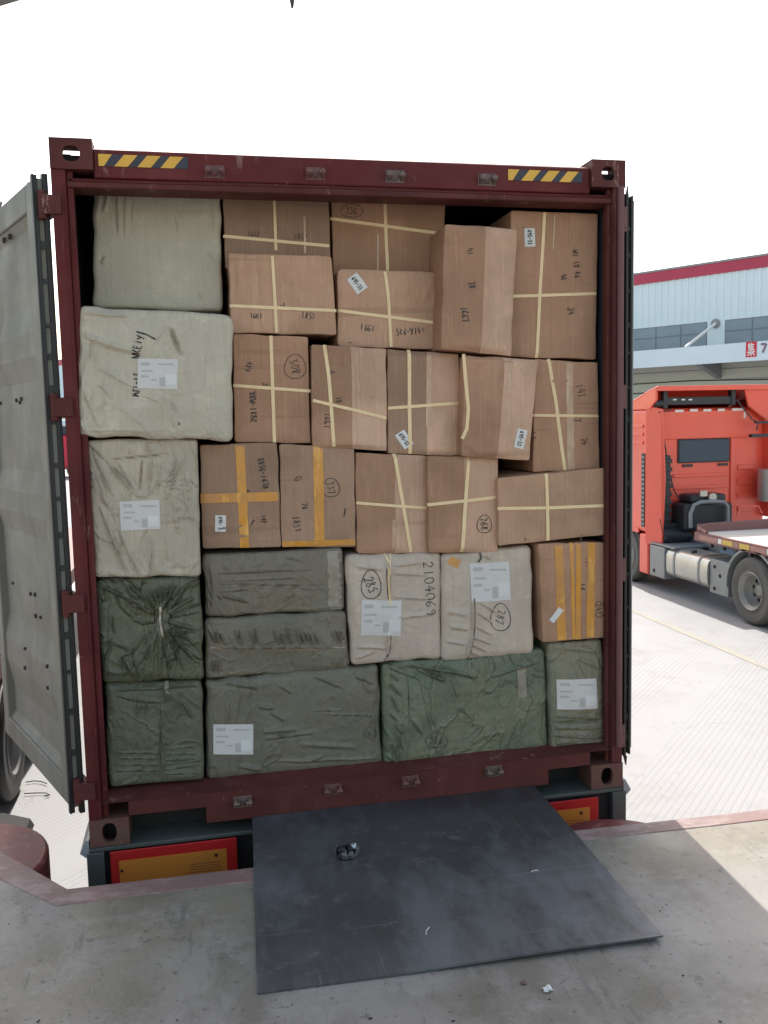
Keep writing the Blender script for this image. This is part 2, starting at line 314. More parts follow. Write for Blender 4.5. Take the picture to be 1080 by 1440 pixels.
class Face:
    """front of a packed box: quad of photo pixels laid on the real plane y=Y; carries bulge, creases and flap ridge"""
    def __init__(s, quad, Y, r=.006, corner=None, creases=(), noise=((3, .004), (9, .0015)), bulge=.0, ridge=None, seed=1, wob=.0015):
        s.Y = Y; s.q = [np.array((v.x, v.z)) for v in (ony(*p, Y) for p in quad)]   # TL TR BR BL
        s.W = np.linalg.norm(s.q[1]-s.q[0]); s.H = np.linalg.norm(s.q[3]-s.q[0]); s.r = r; s.corner = corner or r*1.2
        s.noise = noise; s.bulge = bulge; s.ridge = ridge; s.seed = seed; s.wob = wob; s.cr = []
        for c in creases:
            a, b = ony(c[0], c[1], Y), ony(c[2], c[3], Y); s.cr.append((a.x, a.z, b.x, b.z, c[4], c[5], c[6] if len(c) > 6 else 0))
    def pos(s, u, v):
        a, b, c, d = s.q; u = np.asarray(u)[..., None]; v = np.asarray(v)[..., None]
        return a*(1-u)*(1-v)+b*u*(1-v)+c*u*v+d*(1-u)*v
    def inv(s, P):
        u = np.full(P.shape[:-1], .5); v = u.copy()
        for _ in range(8):
            e = P-s.pos(u, v); du = s.pos(u+1e-3, v)-s.pos(u-1e-3, v); dv = s.pos(u, v+1e-3)-s.pos(u, v-1e-3); du, dv = du/2e-3, dv/2e-3
            det = du[..., 0]*dv[..., 1]-du[..., 1]*dv[..., 0]
            u = u+(e[..., 0]*dv[..., 1]-e[..., 1]*dv[..., 0])/det; v = v+(du[..., 0]*e[..., 1]-du[..., 1]*e[..., 0])/det
        return u, v
    def disp(s, X, Z, u, v):          # outward displacement in metres
        d = np.zeros_like(X); uc, vc = np.clip(u, 0, 1), np.clip(v, 0, 1)
        for i, (sc, am) in enumerate(s.noise): d += vnoise(X, Z, sc, s.seed*7+i)*am
        d += s.bulge*(1-(2*uc-1)**2)*(1-(2*vc-1)**2)
        if s.ridge:
            f0, f1, out, step = s.ridge; f = f0*(1-vc)+f1*vc
            d += out*np.where(uc < f, uc/np.maximum(f, 1e-3), (1-uc)/np.maximum(1-f, 1e-3)); d += step*np.clip((uc-f)*s.W/.004, 0, 1)
        for (ax, az, bx, bz, w, h, cv) in s.cr:
            L2 = (bx-ax)**2+(bz-az)**2; L = math.sqrt(L2); t = ((X-ax)*(bx-ax)+(Z-az)*(bz-az))/L2
            pd = ((X-ax)*(bz-az)-(Z-az)*(bx-ax))/L-cv*4*np.clip(t, 0, 1)*(1-np.clip(t, 0, 1))
            tt = np.clip(t, 0, 1); over = (t-tt)*L; prof = np.exp(-(pd/w)**2-(over/(w*2))**2)
            env = np.clip(4*tt*(1-tt), 0, 1)**.5
            # fold: lit lip beside a furrow
            d += h*env*(prof-.3*np.exp(-((pd-w*1.6)/(w*1.3))**2-(over/(w*2))**2))
        return d
    def edge(s, u, v):
        a = np.minimum(u, 1-u)*s.W; b = np.minimum(v, 1-v)*s.H; e = np.clip(np.minimum(a, b)/s.r, 0, 1)
        return s.r*(1-np.sqrt(np.clip(1-(1-e)**2, 0, 1)))
    def build(s, name, mat, parent, depth=.4, res=.008, flap=None):
        nu = max(12, int(s.W/res)); nv = max(12, int(s.H/res))
        us = np.linspace(0, 1, nu); vs = np.linspace(0, 1, nv)
        def pack(a, L):   # denser rows at the rounded edges
            k = s.r/L; ex = np.array([0, .08, .25, .5, .8])*k; return np.unique(np.concatenate([ex, a[(a > k) & (a < 1-k)], 1-ex]))
        us, vs = pack(us, s.W), pack(vs, s.H); nu, nv = len(us), len(vs)
        if s.ridge and s.ridge[0] == s.ridge[1]: us[np.argmin(abs(us-s.ridge[0]))] = s.ridge[0]
        U, V = np.meshgrid(us, vs)
        Rc = s.corner; a = np.minimum(U, 1-U)*s.W; b = np.minimum(V, 1-V)*s.H
        qa, qb = np.clip(Rc-a, 0, None), np.clip(Rc-b, 0, None); l = np.sqrt(qa**2+qb**2)+1e-9; mx = np.maximum(qa, qb); k = np.where((qa > 0) & (qb > 0), mx/l, 1)
        a2, b2 = np.where(qa > 0, Rc-qa*k, a), np.where(qb > 0, Rc-qb*k, b)
        U2 = np.where(U <= .5, a2/s.W, 1-a2/s.W); V2 = np.where(V <= .5, b2/s.H, 1-b2/s.H)
        P = s.pos(U2, V2); X, Z = P[..., 0].copy(), P[..., 1].copy()
        d = s.disp(X, Z, U2, V2); e = s.edge(U, V)
        em = np.exp(-np.minimum(a, b)/.05)
        X += vnoise(X, Z, 14, s.seed+50)*s.wob*em; Z += vnoise(X, Z, 14, s.seed+51)*s.wob*em
        dd = d*np.clip(np.minimum(a, b)/(s.r+.012), 0.25, 1)
        Y = s.Y-dd+e
        verts = np.stack([X, Y, Z], -1).reshape(-1, 3).tolist()
        faces = [(i*nu+j, (i+1)*nu+j, (i+1)*nu+j+1, i*nu+j+1) for i in range(nv-1) for j in range(nu-1)]
        loop = [j for j in range(nu)]+[i*nu+nu-1 for i in range(1, nv)]+[(nv-1)*nu+j for j in range(nu-2, -1, -1)]+[i*nu for i in range(nv-2, 0, -1)]
        prev = loop; n = len(loop); base = [verts[i] for i in loop]
        for t in (.06, .5, 1):
            st = len(verts); nz = .5 if t < 1 else 0
            for k2, p in enumerate(base): verts.append([p[0], s.Y+s.r+t*(depth-s.r), p[2]])
            cur = list(range(st, st+n))
            faces += [(prev[k2], prev[(k2+1) % n], cur[(k2+1) % n], cur[k2]) for k2 in range(n)]; prev = cur
        faces.append(tuple(reversed(prev)))
        faces = [tuple(reversed(f)) for f in faces] if False else faces
        o = mk(name, verts, faces, mat, parent, smooth=50)
        if s.ridge and flap:
            o.data.materials.append(flap); nf = (nu-1)*(nv-1); idx = np.zeros(len(o.data.polygons), dtype=np.int32)
            for i in range(nv-1):
                for j in range(nu-1):
                    u, v = (us[j]+us[j+1])/2, (vs[i]+vs[i+1])/2
                    if u > s.ridge[0]*(1-v)+s.ridge[1]*v: idx[i*(nu-1)+j] = 1
            o.data.polygons.foreach_set('material_index', idx)
        return o
    def at(s, pts, lift):                 # photo pixels -> points on the displaced face
        P = np.array([(v.x, v.z) for v in (ony(p[0], p[1], s.Y) for p in pts)]); u, v = s.inv(P)
        d = s.disp(P[:, 0], P[:, 1], u, v); a = np.minimum(np.clip(u, 0, 1), np.clip(1-u, 0, 1))*s.W; b = np.minimum(np.clip(v, 0, 1), np.clip(1-v, 0, 1))*s.H
        d = d*np.clip(np.minimum(a, b)/(s.r+.012), .25, 1)
        y = s.Y-d+s.edge(np.clip(u, 0, 1), np.clip(v, 0, 1))-lift
        return [(P[i, 0], y[i], P[i, 1]) for i in range(len(P))]
    def strip(s, mb, pts, w, lift=.001, step=5, jit=0, rnd=random.Random(3), thick=0):
        out = [pts[0]]
        for A, B in zip(pts[:-1], pts[1:]):
            n = max(1, int(math.hypot(B[0]-A[0], B[1]-A[1])/step))
            out += [(A[0]+(B[0]-A[0])*i/n, A[1]+(B[1]-A[1])*i/n) for i in range(1, n+1)]
        Lp, Rp, Cp = [], [], []
        for i, p in enumerate(out):
            q0, q1 = out[max(i-1, 0)], out[min(i+1, len(out)-1)]; dx, dy = q1[0]-q0[0], q1[1]-q0[1]; l = math.hypot(dx, dy) or 1
            ww = w/2*(1+rnd.uniform(-jit, jit)); Lp.append((p[0]+dy/l*ww, p[1]-dx/l*ww)); Rp.append((p[0]-dy/l*ww, p[1]+dx/l*ww))
        n = len(out)
        if w > 12:   # wide: several columns so that it follows the face
            k = max(2, int(w/6)); cols = [[(Lp[i][0]*(1-j/k)+Rp[i][0]*j/k, Lp[i][1]*(1-j/k)+Rp[i][1]*j/k) for i in range(n)] for j in range(k+1)]
        else: cols = [Lp, Rp]
        vs = []; 
        for c in cols: vs += s.at(c, lift)
        k = len(cols); fs = [(j*n+i, j*n+i+1, (j+1)*n+i+1, (j+1)*n+i) for j in range(k-1) for i in range(n-1)]
        vs2 = []
        for c in cols: vs2 += s.at(c, lift-max(thick, .0006))
        N = len(vs); vs += vs2; fs += [tuple(x+N for x in reversed(f)) for f in fs]
        for i in range(n-1): fs.append((i, i+N, i+1+N, i+1)); o2 = (k-1)*n; fs.append((o2+i, o2+i+1, o2+i+1+N, o2+i+N))
        for i0 in (0, n-1):
            for j in range(k-1): a, b = j*n+i0, (j+1)*n+i0; fs.append((a, b, b+N, a+N) if i0 == 0 else (a, a+N, b+N, b))
        mb.add(vs, fs)

GL = {'0':[[(.3,1),(.08,.8),(.05,.3),(.28,0),(.52,.25),(.5,.8),(.3,1)]], '1':[[(.3,1),(.28,0)]], '2':[[(.05,.8),(.25,1),(.5,.8),(.35,.4),(.03,.02),(.55,.05)]],
 '3':[[(.08,.95),(.45,.95),(.22,.58),(.5,.35),(.35,.02),(.05,.1)]], '4':[[(.38,1),(.05,.4),(.58,.42)],[(.42,.7),(.38,0)]], '5':[[(.5,1),(.15,.98),(.1,.6),(.42,.55),(.45,.15),(.05,.02)]],
 '6':[[(.45,1),(.12,.6),(.06,.2),(.28,0),(.5,.2),(.35,.45),(.08,.3)]], '7':[[(.05,.95),(.52,.98),(.25,0)]], '8':[[(.48,.85),(.25,1),(.1,.78),(.48,.28),(.28,0),(.06,.22),(.48,.82)]],
 '9':[[(.48,.75),(.25,.98),(.08,.7),(.28,.5),(.5,.78),(.42,0)]], '-':[[(.08,.5),(.5,.5)]], 'R':[[(.1,0),(.1,1),(.45,.85),(.12,.5),(.52,0)]], 'X':[[(.05,1),(.52,0)],[(.5,1),(.05,0)]],
 'K':[[(.1,1),(.1,0)],[(.5,1),(.1,.45),(.52,0)]], 'W':[[(.02,1),(.15,0),(.3,.7),(.42,0),(.6,1)]], 'M':[[(.02,0),(.12,1),(.3,.3),(.48,1),(.6,0)]], 'T':[[(.02,.95),(.58,1)],[(.3,.97),(.28,0)]],
 'N':[[(.05,0),(.08,1),(.45,.05),(.5,1)]], 'E':[[(.5,1),(.1,.95),(.1,.02),(.52,0)],[(.1,.5),(.42,.52)]], 'i':[[(.3,.6),(.28,0)],[(.31,.85),(.32,.92)]], 'y':[[(.05,.6),(.25,.1)],[(.5,.65),(.15,-.4)]],
 'S':[[(.5,.9),(.2,1),(.1,.7),(.48,.35),(.3,0),(.05,.1)]], 'C':[[(.5,.85),(.25,1),(.06,.5),(.25,0),(.52,.15)]], 'H':[[(.08,1),(.08,0)],[(.5,1),(.5,0)],[(.08,.5),(.5,.5)]], 'G':[[(.5,.85),(.25,1),(.06,.5),(.25,0),(.5,.2),(.5,.5),(.3,.48)]], ' ':[], '.':[[(.2,0),(.26,.06)]]}
def write(face, text, cx, cy, h, ang, mat, parent, w=1.6, name='handwriting', circle=None, lift=.0012, jit=.09, sc=.6, rnd=random.Random(11), lab=None):
    """text centred at photo pixel (cx,cy), height h px, baseline turned clockwise by ang degrees"""
    h *= .92; w *= .85
    mb = MB(); ca, sa = math.cos(R(ang)), math.sin(R(ang)); tot = len(text)*sc*h
    for k, ch in enumerate(text):
        for st in GL.get(ch, []):
            pts = []
            for (x, y) in st:
                lx = -tot/2+(k*sc+x*sc/.62*.9)*h+rnd.uniform(-jit, jit)*h; ly = (.5-y)*h+rnd.uniform(-jit, jit)*h
                pts.append((cx+lx*ca-ly*sa, cy+lx*sa+ly*ca))
            face.strip(mb, pts, w, lift, 3, .25, rnd)
    if circle:
        rx, ry = circle; n = 26; pts = []
        for i in range(n+2):
            a = 2*math.pi*i/n+.6; k = 1+.05*math.sin(3*a)+.02*i/n; pts.append((cx+rx*k*math.cos(a), cy+ry*k*math.sin(a)))
        face.strip(mb, pts, w*.8, lift, 3, .2, rnd)
    return mb.build(name, mat, parent)
def strap(face, parent, *pts, w=5):
    mb = MB(); face.strip(mb, list(pts), w*.86, .0035, 6, .03, thick=.003); return mb.build('strap', M['strap'], parent)
def tape(face, parent, a, b, w, mat='tape', lift=.0016):
    mb = MB(); face.strip(mb, [a, b], w, lift, 5, .04, random.Random(int(a[0]))); return mb.build('packing_tape', M[mat], parent, smooth=40)
def label(face, parent, cx, cy, w, h, ang, text='695-33', lab=None, ink='ink'):
    mb = MB(); ca, sa = math.cos(R(ang)), math.sin(R(ang))
    face.strip(mb, [(cx-ca*w/2, cy-sa*w/2), (cx+ca*w/2, cy+sa*w/2)], h, .0022, 5)
    o = mb.build('address_label', M['paper'], parent)
    if text: write(face, text, cx, cy, min(h*.5, w*.86/(len(text)*.6)), ang, M[ink], o, 1.45, 'label_print', lift=.0036, jit=.015)
    return o
def parcel_label(face, parent, x0, y0, x1, y1, tilt=None):
    if tilt is None: tilt = ((x0*7+y0*3) % 5-2)*.7
    mb = MB(); cy = (y0+y1)/2; face.strip(mb, [(x0, cy-tilt), (x1, cy+tilt)], y1-y0, .0025, 5)
    o = mb.build('address_label', M['paper_lilac'], parent); W, H = x1-x0, y1-y0
    a = MB()
    for (fx, fy, fw, fh) in ((.55, .62, .13, .3), (.08, .55, .2, .07), (.08, .38, .3, .05), (.5, .16, .4, .05), (.08, .12, .22, .1), (.34, .68, .14, .05)):
        face.strip(a, [(x0+fx*W, y0+(fy+fh/2)*H), (x0+(fx+fw)*W, y0+(fy+fh/2)*H)], fh*H, .0038, 5)
    a.build('label_print', M['paper_grey'], o); b = MB()
    face.strip(b, [(x0+.7*W, y0+.7*H), (x0+.97*W, y0+.7*H)], .35*H, .0036, 5); b.build('label_print', M['paper'], o)
    return o

# ================================================================== THE SETTING
GZ = -1.45
mk('ground', [(-400, -300, GZ), (500, -300, GZ), (500, 600, GZ), (-400, 600, GZ)], [(0, 1, 2, 3)], M['yard'])['kind'] = 'structure'
mk('ground_line', [(6.17, -6, GZ+.004), (6.29, -6, GZ+.004), (6.41, 60, GZ+.004), (6.29, 60, GZ+.004)], [(0, 1, 2, 3)], M['line'])['kind'] = 'structure'

# dock: concrete body, steel edge
DZ = .04
edge = [(-6, 1.9), (-1.57, -.02), (-1.256, -.41), (.78, -.45), (1.36, -.47), (9, -.62)]
inner = [(-6, 1.7), (-1.60, -.19), (-1.28, -.53), (.78, -.545), (1.36, -.565), (9, -.72)]
mk_d = MB().prism([(x, y, GZ) for x, y in inner]+[(9, -9, GZ), (-6, -9, GZ)], (0, 0, DZ-GZ)).build('dock_platform', M['dock'])
dock = empty('loading_dock', (0, -4, GZ), 'worn grey concrete loading dock with faded red painted edge in front of container', 'loading dock')
mk_d.parent = dock; mk_d.location = mk_d.location - Vector((0, -4, GZ)); mk_d.name = 'platform'
MB().prism([(x, y, GZ) for x, y in edge]+[(x, y+.002, GZ) for x, y in reversed(inner)], (0, 0, DZ-GZ+.002)).build('painted_edge', M['edge'], dock, bevel=.006)
for cx, cy, r, nm in ((.98, -.50, .33, 'r'), (-1.80, .06, .40, 'l')):
    z1 = -.06 if nm == 'r' else -.03
    o = MB().cyl((cx, cy, -.95), (cx, cy, z1), r, n=48).build('dock_bumper', M['bumper'], None, bevel=.015)
    tag(o, 'dark red rounded dock bumper below the '+('right end of the steel plate' if nm == 'r' else 'open left container door'), 'dock bumper', 'rounded red bumpers fixed to the dock wall')

# ================================================================== CONTAINER
ct = empty('shipping_container', (0, 6, 0), 'maroon shipping container with open doors, packed full of cartons and sacks', 'shipping container')
XW = 1.219; HC = 2.896; LEN = 12.192
def casting(cx, y0, z0, sx, facing=True):
    o = MB()
    x0, x1 = (cx, cx+.162*sx) if sx > 0 else (cx-.162, cx)
    # hollow block: front plate with an oval hole
    mid = ((x0+x1)/2, z0+.059); n = 24; hole = []
    for i in range(n):
        a = 2*math.pi*i/n; ex = .033*abs(math.cos(a))**.75*math.copysign(1, math.cos(a)); ez = .042*abs(math.sin(a))**.9*math.copysign(1, math.sin(a))
        hole.append((mid[0]+(ex if z0 > 1 else ex*.9), mid[1]+(ez*.72 if z0 > 1 else ez)))
    outer = []
    for i in range(n):
        a = 2*math.pi*i/n; k = 1/max(abs(math.cos(a)), abs(math.sin(a))); outer.append((mid[0]+.081*k*math.cos(a), mid[1]+.059*k*math.sin(a)))
    if facing:
        vs = [(x, y0, z) for x, z in outer]+[(x, y0, z) for x, z in hole]+[(x, y0+.025, z) for x, z in hole]
        fs = [(i, (i+1) % n, (i+1) % n+n, i+n) for i in range(n)]+[(i+n, (i+1) % n+n, (i+1) % n+2*n, i+2*n) for i in range(n)]
        o.add(vs, fs)
        vs = [(x, y0, z) for x, z in outer]+[(x, y0+.178, z) for x, z in outer]; o.add(vs, [((i+1) % n, i, i+n, (i+1) % n+n) for i in range(n)])
        return o
    return o.box(x0, x1, y0, y0+.178, z0, z0+.118)
for sx, x in ((1, -XW), (-1, XW)):
    for z in (0, HC-.118):
        o = casting(x if sx > 0 else x, -.006, z, 1 if sx > 0 else -1).build('corner_casting', M['casting'] if z == 0 else M['red_rusty'], ct)
        xa, xb = (x+.004, x+.158) if sx > 0 else (x-.158, x-.004)
        if z == 0: MB().box(xa, xb, .1, .165, z+.006, z+.112).build('casting_back', M['hole'], o)
        else:
            MB().box(xa, xb, .045, .165, z+.004, z+.066).build('casting_back', M['hole'], o)
        casting(x, LEN-.178, z, sx, False).build('corner_casting', M['red'], ct, bevel=.01)
# posts
for s in (-1, 1):
    a = MB(); a.box(*sorted((s*XW, s*(XW-.055))), .0, .11, .118, HC-.118)
    a.box(*sorted((s*(XW-.055), s*(XW-(.08 if s < 0 else .072)))), (.022 if s < 0 else .026), (.05 if s < 0 else .06), .118, HC-.118); a.box(*sorted((s*(XW-.052), s*(XW-.045))), -.008, .0, .2, HC-.18)
    a.build('corner_post', M['red'] if s < 0 else M['red_rusty'], ct, bevel=.004)
    MB().box(*sorted((s*XW, s*(XW-.1))), LEN-.16, LEN, .118, HC-.118).build('corner_post', M['red'], ct)
    # hinge lugs and pins
    for z in (.25, 1.05, 1.85, 2.64):
        ox = .045 if s < 0 else .004
        lg = MB().box(*sorted((s*(XW-.035), s*(XW+ox))), -.014, .03, z-.037, z+.037); lg.cyl((s*(XW+ox-.006), .004, z-.055), (s*(XW+ox-.006), .004, z+.055), .016, n=14)
        lg.build('hinge', M['red_rusty'] if s < 0 else M['lug'], ct, bevel=.003)
# header with lip, sill with fork notches
h = MB().box(-XW+.162, XW-.162, .012, .15, 2.752, 2.862); h.box(-XW+.056, XW-.056, .022, .15, 2.735, 2.752)
h.build('door_header', M['red'], ct, bevel=.006)
MB().box(-XW+.056, XW-.056, .010, .14, 2.712, 2.735).build('header_lip', M['red_rusty'], ct, bevel=.005)
MB().prism([(-XW+.162, .02, 2.863), (-XW+.162, .06, 2.878), (-XW+.162, .25, 2.886), (-XW+.162, .25, 2.863)], (2*XW-.324, 0, 0)).build('header_gutter', M['red'], ct)
s_ = MB(); zt, zb, zn = .196, .045, .118; xl, xr = -XW+.162, XW-.162
s_.prism([(xl, .004, zn), (-.735, .004, zn), (-.735, .004, zb), (.846, .004, zb), (.846, .004, zn), (xr, .004, zn), (xr, .004, zt-.012), (xl, .004, zt-.012)], (0, .14, 0))
s_.build('door_sill', M['red_rusty'], ct, bevel=.004)
MB().prism([(-XW+.058, .000, zt-.012), (-XW+.058, .10, zt+.012), (-XW+.058, .24, zt+.012), (-XW+.058, .24, zt-.012)], (2*XW-.116, 0, 0)).build('threshold', M['red_rusty'], ct)
MB().box(xl, xr, .145, .2, .0, .18).build('sill_recess', M['hole'], ct)
# shell
def corr(x, s):
    a = MB(); y = .19; pts = []
    while y < LEN-.2:
        pts += [(y, 0), (y+.07, 0), (y+.138, .036), (y+.208, .036)]; y += .276
    pts.append((LEN-.18, 0)); vs = []; n = len(pts)
    for z in (.16, 2.82):
        for (yy, d) in pts: vs.append((s*(XW-.003-d), yy, z))
    for z in (.16, 2.82):
        for (yy, d) in pts: vs.append((s*(XW-.001-d), yy, z))
    f = [(i, i+1, n+i+1, n+i) for i in range(n-1)]; f += [tuple(k+2*n for k in reversed(q)) for q in f]
    return a.add(vs, f)
for s in (-1, 1):
    corr(0, s).build('side_wall', M['red'], ct)
    MB().box(*sorted((s*(XW-.06), s*XW)), .16, LEN-.16, .02, .16).build('bottom_rail', M['red'], ct)
    MB().box(*sorted((s*(XW-.06), s*XW)), .16, LEN-.16, 2.82, 2.88).build('top_rail', M['red'], ct)
    MB().box(*sorted((s*1.175, s*1.178)), .112, LEN-.1, .2, 2.84).build('inner_lining', M['inside'], ct)
MB().box(-XW+.06, XW-.06, .26, LEN-.16, 2.862, 2.872).build('roof', M['red'], ct)
MB().box(-XW+.06, XW-.06, .19, LEN-.16, 2.84, 2.85).build('ceiling', M['inside'], ct)
MB().box(-XW+.06, XW-.06, .25, LEN-.16, .15, .19).build('floor', M['inside'], ct)
MB().box(-XW+.1, XW-.1, LEN-.1, LEN-.05, .118, 2.8).build('front_wall', M['red'], ct)
# hazard stickers: yellow and dark slanted bars
for x0, x1 in ((-1.037, -.69), (.672, 1.018)):
    ra = MB().box(x0, x1, .0095, .0115, 2.797, 2.843).build('hazard_sticker', M['navy'], ct)
    st = MB(); n = 4; w = .052; p = .089
    for k in range(n):
        a = x0+k*p; q = [(a, 2.797), (a+(.0 if k else .02), 2.797), (a+(w if k else w), 2.843), (a, 2.843)] if k == 0 else [(a-.03, 2.797), (a+.022, 2.797), (a+.062, 2.843), (a+.010, 2.843)]
        st.prism([(min(x, x1), .0095, z) for x, z in q], (0, -.0012, 0))
    st.build('yellow_bar', M['yellow'], ra)
# cam keepers
def keeper(x, z, grey, top):
    a = MB(); a.box(x-.04, x+.04, -.003, .004, z-.026, z+.026)
    for s in (-1, 1):
        a.prism([(x+s*.024, -.003, z-.022), (x+s*.024, -.032, z-.006), (x+s*.024, -.03, z+.014), (x+s*.024, -.003, z+.024)], (s*.012, 0, 0))
        a.cyl((x+s*.014, -.026, z+.002), (x+s*.04, -.026, z+.002), .009, n=10)
    a.prism([(x-.022, -.003, z-.02), (x+.0, -.018, z-.012), (x+.012, -.003, z-.02)], (0, 0, .012))
    if top: a.v = [(v[0], v[1]+.012, v[2]) for v in a.v]
    a.build('lock_keeper', M['lug_grey'] if grey else M['lug'], ct, bevel=.002)
for x, z, g in ((-.577, .128, 1), (-.179, .138, 0), (.176, .137, 0), (.573, .142, 1)): keeper(x, z, g, False)
for x, z, g in ((-.586, 2.79, 0), (-.173, 2.796, 0), (.166, 2.796, 1), (.576, 2.796, 1)): keeper(x, z, g, True)
# weld drips and dirt on casting handled by material

# ---- doors
HP = Vector((-1.285, .005, 0)); DD = Vector((-.395, .919, 0)).normalized(); NI = Vector((-DD.y, DD.x, 0))   # inner face normal
if NI.dot(C0-HP) < 0: NI = -NI
DW, DZ0, DZ1 = 1.19, .175, 2.745
ldoor = empty('container_door', HP, None); ldoor.parent = ct; ldoor.location = HP-ORG[ct]; ORG[ldoor] = HP.copy()
ldoor['label'] = 'left door swung wide open showing its pale grey inner side with rusty bolts'
def dp(a, n, z): return HP+DD*a+NI*n+Vector((0, 0, z))
def dbox(mb, a0, a1, n0, n1, z0, z1): return mb.obox(dp(a0, n0, z0), DD*(a1-a0), NI*(n1-n0), Vector((0, 0, z1-z0)))
# frame members
fr = MB(); dbox(fr, .03, .13, -.042, .0, DZ0, DZ1); dbox(fr, DW-.1, DW, -.042, .0, DZ0, DZ1)
dbox(fr, .13, DW-.1, -.042, .0, DZ1-.11, DZ1); dbox(fr, .13, DW-.1, -.042, .0, DZ0, DZ0+.11)
fr.build('door_frame', M['door_in'], ldoor, bevel=.006)
# corrugated infill panel, horizontal folds
pz = [(DZ0+.11, -.012), (DZ0+.15, -.036), (.46, -.036), (.60, -.012), (.72, -.012), (.84, -.036), (1.28, -.036), (1.38, -.012), (1.48, -.012), (1.58, -.036), (1.97, -.036), (2.07, -.012), (2.17, -.012), (2.29, -.036), (DZ1-.15, -.036), (DZ1-.11, -.012)]
vs = []
for a in (.13, .16, DW-.13, DW-.1):
    for z, n in pz: vs.append(dp(a, n if .14 < a < DW-.11 else n+.0, z))
k = len(pz); fs = [(j*k+i, (j+1)*k+i, (j+1)*k+i+1, j*k+i+1) for j in range(3) for i in range(k-1)]
mk('door_panel', vs, fs, M['door_in'], ldoor)
pb = MB(); dbox(pb, .1, DW-.08, -.052, -.043, DZ0+.05, DZ1-.05); pb.build('outer_skin', M['red'], ldoor)
# gaskets on the hinge edge
g = MB(); dbox(g, .0, .03, -.014, .004, DZ0-.02, DZ1+.012); dbox(g, -.006, .02, .0, .008, DZ0-.02, DZ1+.012); g.build('gasket', M['rubber'], ldoor, bevel=.003)
g = MB(); dbox(g, .0, .03, -.056, -.034, DZ0-.03, DZ1+.02); g.build('gasket', M['rubber'], ldoor, bevel=.003)
g = MB(); dbox(g, .010, .03, -.034, -.014, DZ0, DZ1); g.build('gasket_channel', M['door_in'], ldoor)  # pale channel colour stands in for daylight showing through the gasket slots
rr = random.Random(5)
z = DZ0+.06
while z < DZ1:
    rv = MB(); dbox(rv, .002, .012, -.036, -.012, z, z+rr.uniform(.015, .03)); rv.build('gasket_clip', M['rubber'], ldoor); z += .15+rr.uniform(-.03, .03)
Pd = HP+NI*(-.036); bolts = [(4,307),(11,311),(14,311),(22,290),(13,299),(6,338),(14,333),(24,563),(31,561),(29,566),(2,567),(19,820),(44,835),(50,836),(36,912),(36,939),(67,937),(68,967),(58,1059),(64,1066),(61,1063),(33,1032),(51,866),(58,868)]
for (px, py) in bolts:
    P = onplane(px, py, Pd, NI); zz = P.z; n = np.interp(zz, [q[0] for q in pz], [q[1] for q in pz]); P2 = onplane(px, py, HP+NI*float(n), NI)
    if (P2-HP).dot(DD) > DW or P2.z > DZ1-.02: continue
    b = MB(); rad = rr.uniform(.009, .015); b.cyl(P2-NI*.004, P2+NI*.009, rad, rad*.7, n=9); b.build('rusty_bolt', M['bolt'], ldoor)
for z in (.25, 1.05, 1.85, 2.64):
    b = MB(); dbox(b, -.03, .07, -.075, -.052, z-.04, z+.04); b.build('hinge_blade', M['red_rusty'], ldoor, bevel=.003)
# locking bars on the outer side
for a in (.33, .9):
    b = MB(); b.cyl(dp(a, -.075, DZ0-.06), dp(a, -.075, DZ1+.06), .017, n=12); b.build('locking_bar', M['grey_steel'], ldoor)
b = MB(); b.obox(dp(.62, -.02, DZ1), DD*.02, NI*.01, (0, 0, .03)); b.obox(dp(.60, -.02, DZ1+.022), DD*.07, NI*.01, (0, 0, .012)); b.build('header_tab', M['grey_steel'], ldoor)

rdoor = empty('container_door', (1.27, 0, 0)); rdoor.parent = ct; rdoor.location = Vector((1.27, .0, 0))-ORG[ct]; ORG[rdoor] = Vector((1.27, 0, 0))
rdoor['label'] = 'right door folded back flat along the container side, seen edge on'
a = MB().box(1.236, 1.268, .04, 1.2, DZ0, DZ1); a.build('door_frame', M['door_in'], rdoor, bevel=.005)
MB().box(1.226, 1.240, .0, .04, DZ0-.03, DZ1+.012).build('gasket', M['rubber'], rdoor, bevel=.003)
MB().box(1.248, 1.260, -.004, .04, DZ0-.02, DZ1+.0).build('gasket', M['rubber'], rdoor, bevel=.003)
MB().box(1.240, 1.248, .014, .04, DZ0, DZ1-.01).build('gasket_channel', M['lug_grey'], rdoor)
MB().box(1.260, 1.267, .004, .04, DZ0+.01, DZ1-.02).build('edge_strip', M['grey_steel'], rdoor)
z = DZ0+.05
while z < DZ1-.05: MB().box(1.238, 1.250, .002, .016, z, z+rr.uniform(.012, .03)).build('gasket_clip', M['rubber'], rdoor); z += .13+rr.uniform(-.03, .03)
MB().prism([(1.228, .0, DZ0-.03), (1.244, .0, DZ0-.03), (1.24, .0, DZ0-.075)], (0, .012, 0)).build('torn_gasket', M['rubber'], rdoor)
MB().prism([(1.228, .0, DZ1+.012), (1.236, .0, DZ1+.012), (1.236, .0, DZ1+.045)], (0, .012, 0)).build('torn_gasket', M['rubber'], rdoor)
MB().cyl((1.196, -.006, .2), (1.196, -.006, 2.78), .016, n=18).build('lit_moulding', M['lug'], ct, smooth=40)  # bar added to catch light; its paler maroon stands for the post's lit strip
for a_ in (.35, .95): MB().cyl((1.222, a_, DZ0-.05), (1.222, a_, DZ1+.05), .012, n=12).build('locking_bar', M['grey_steel'], rdoor)

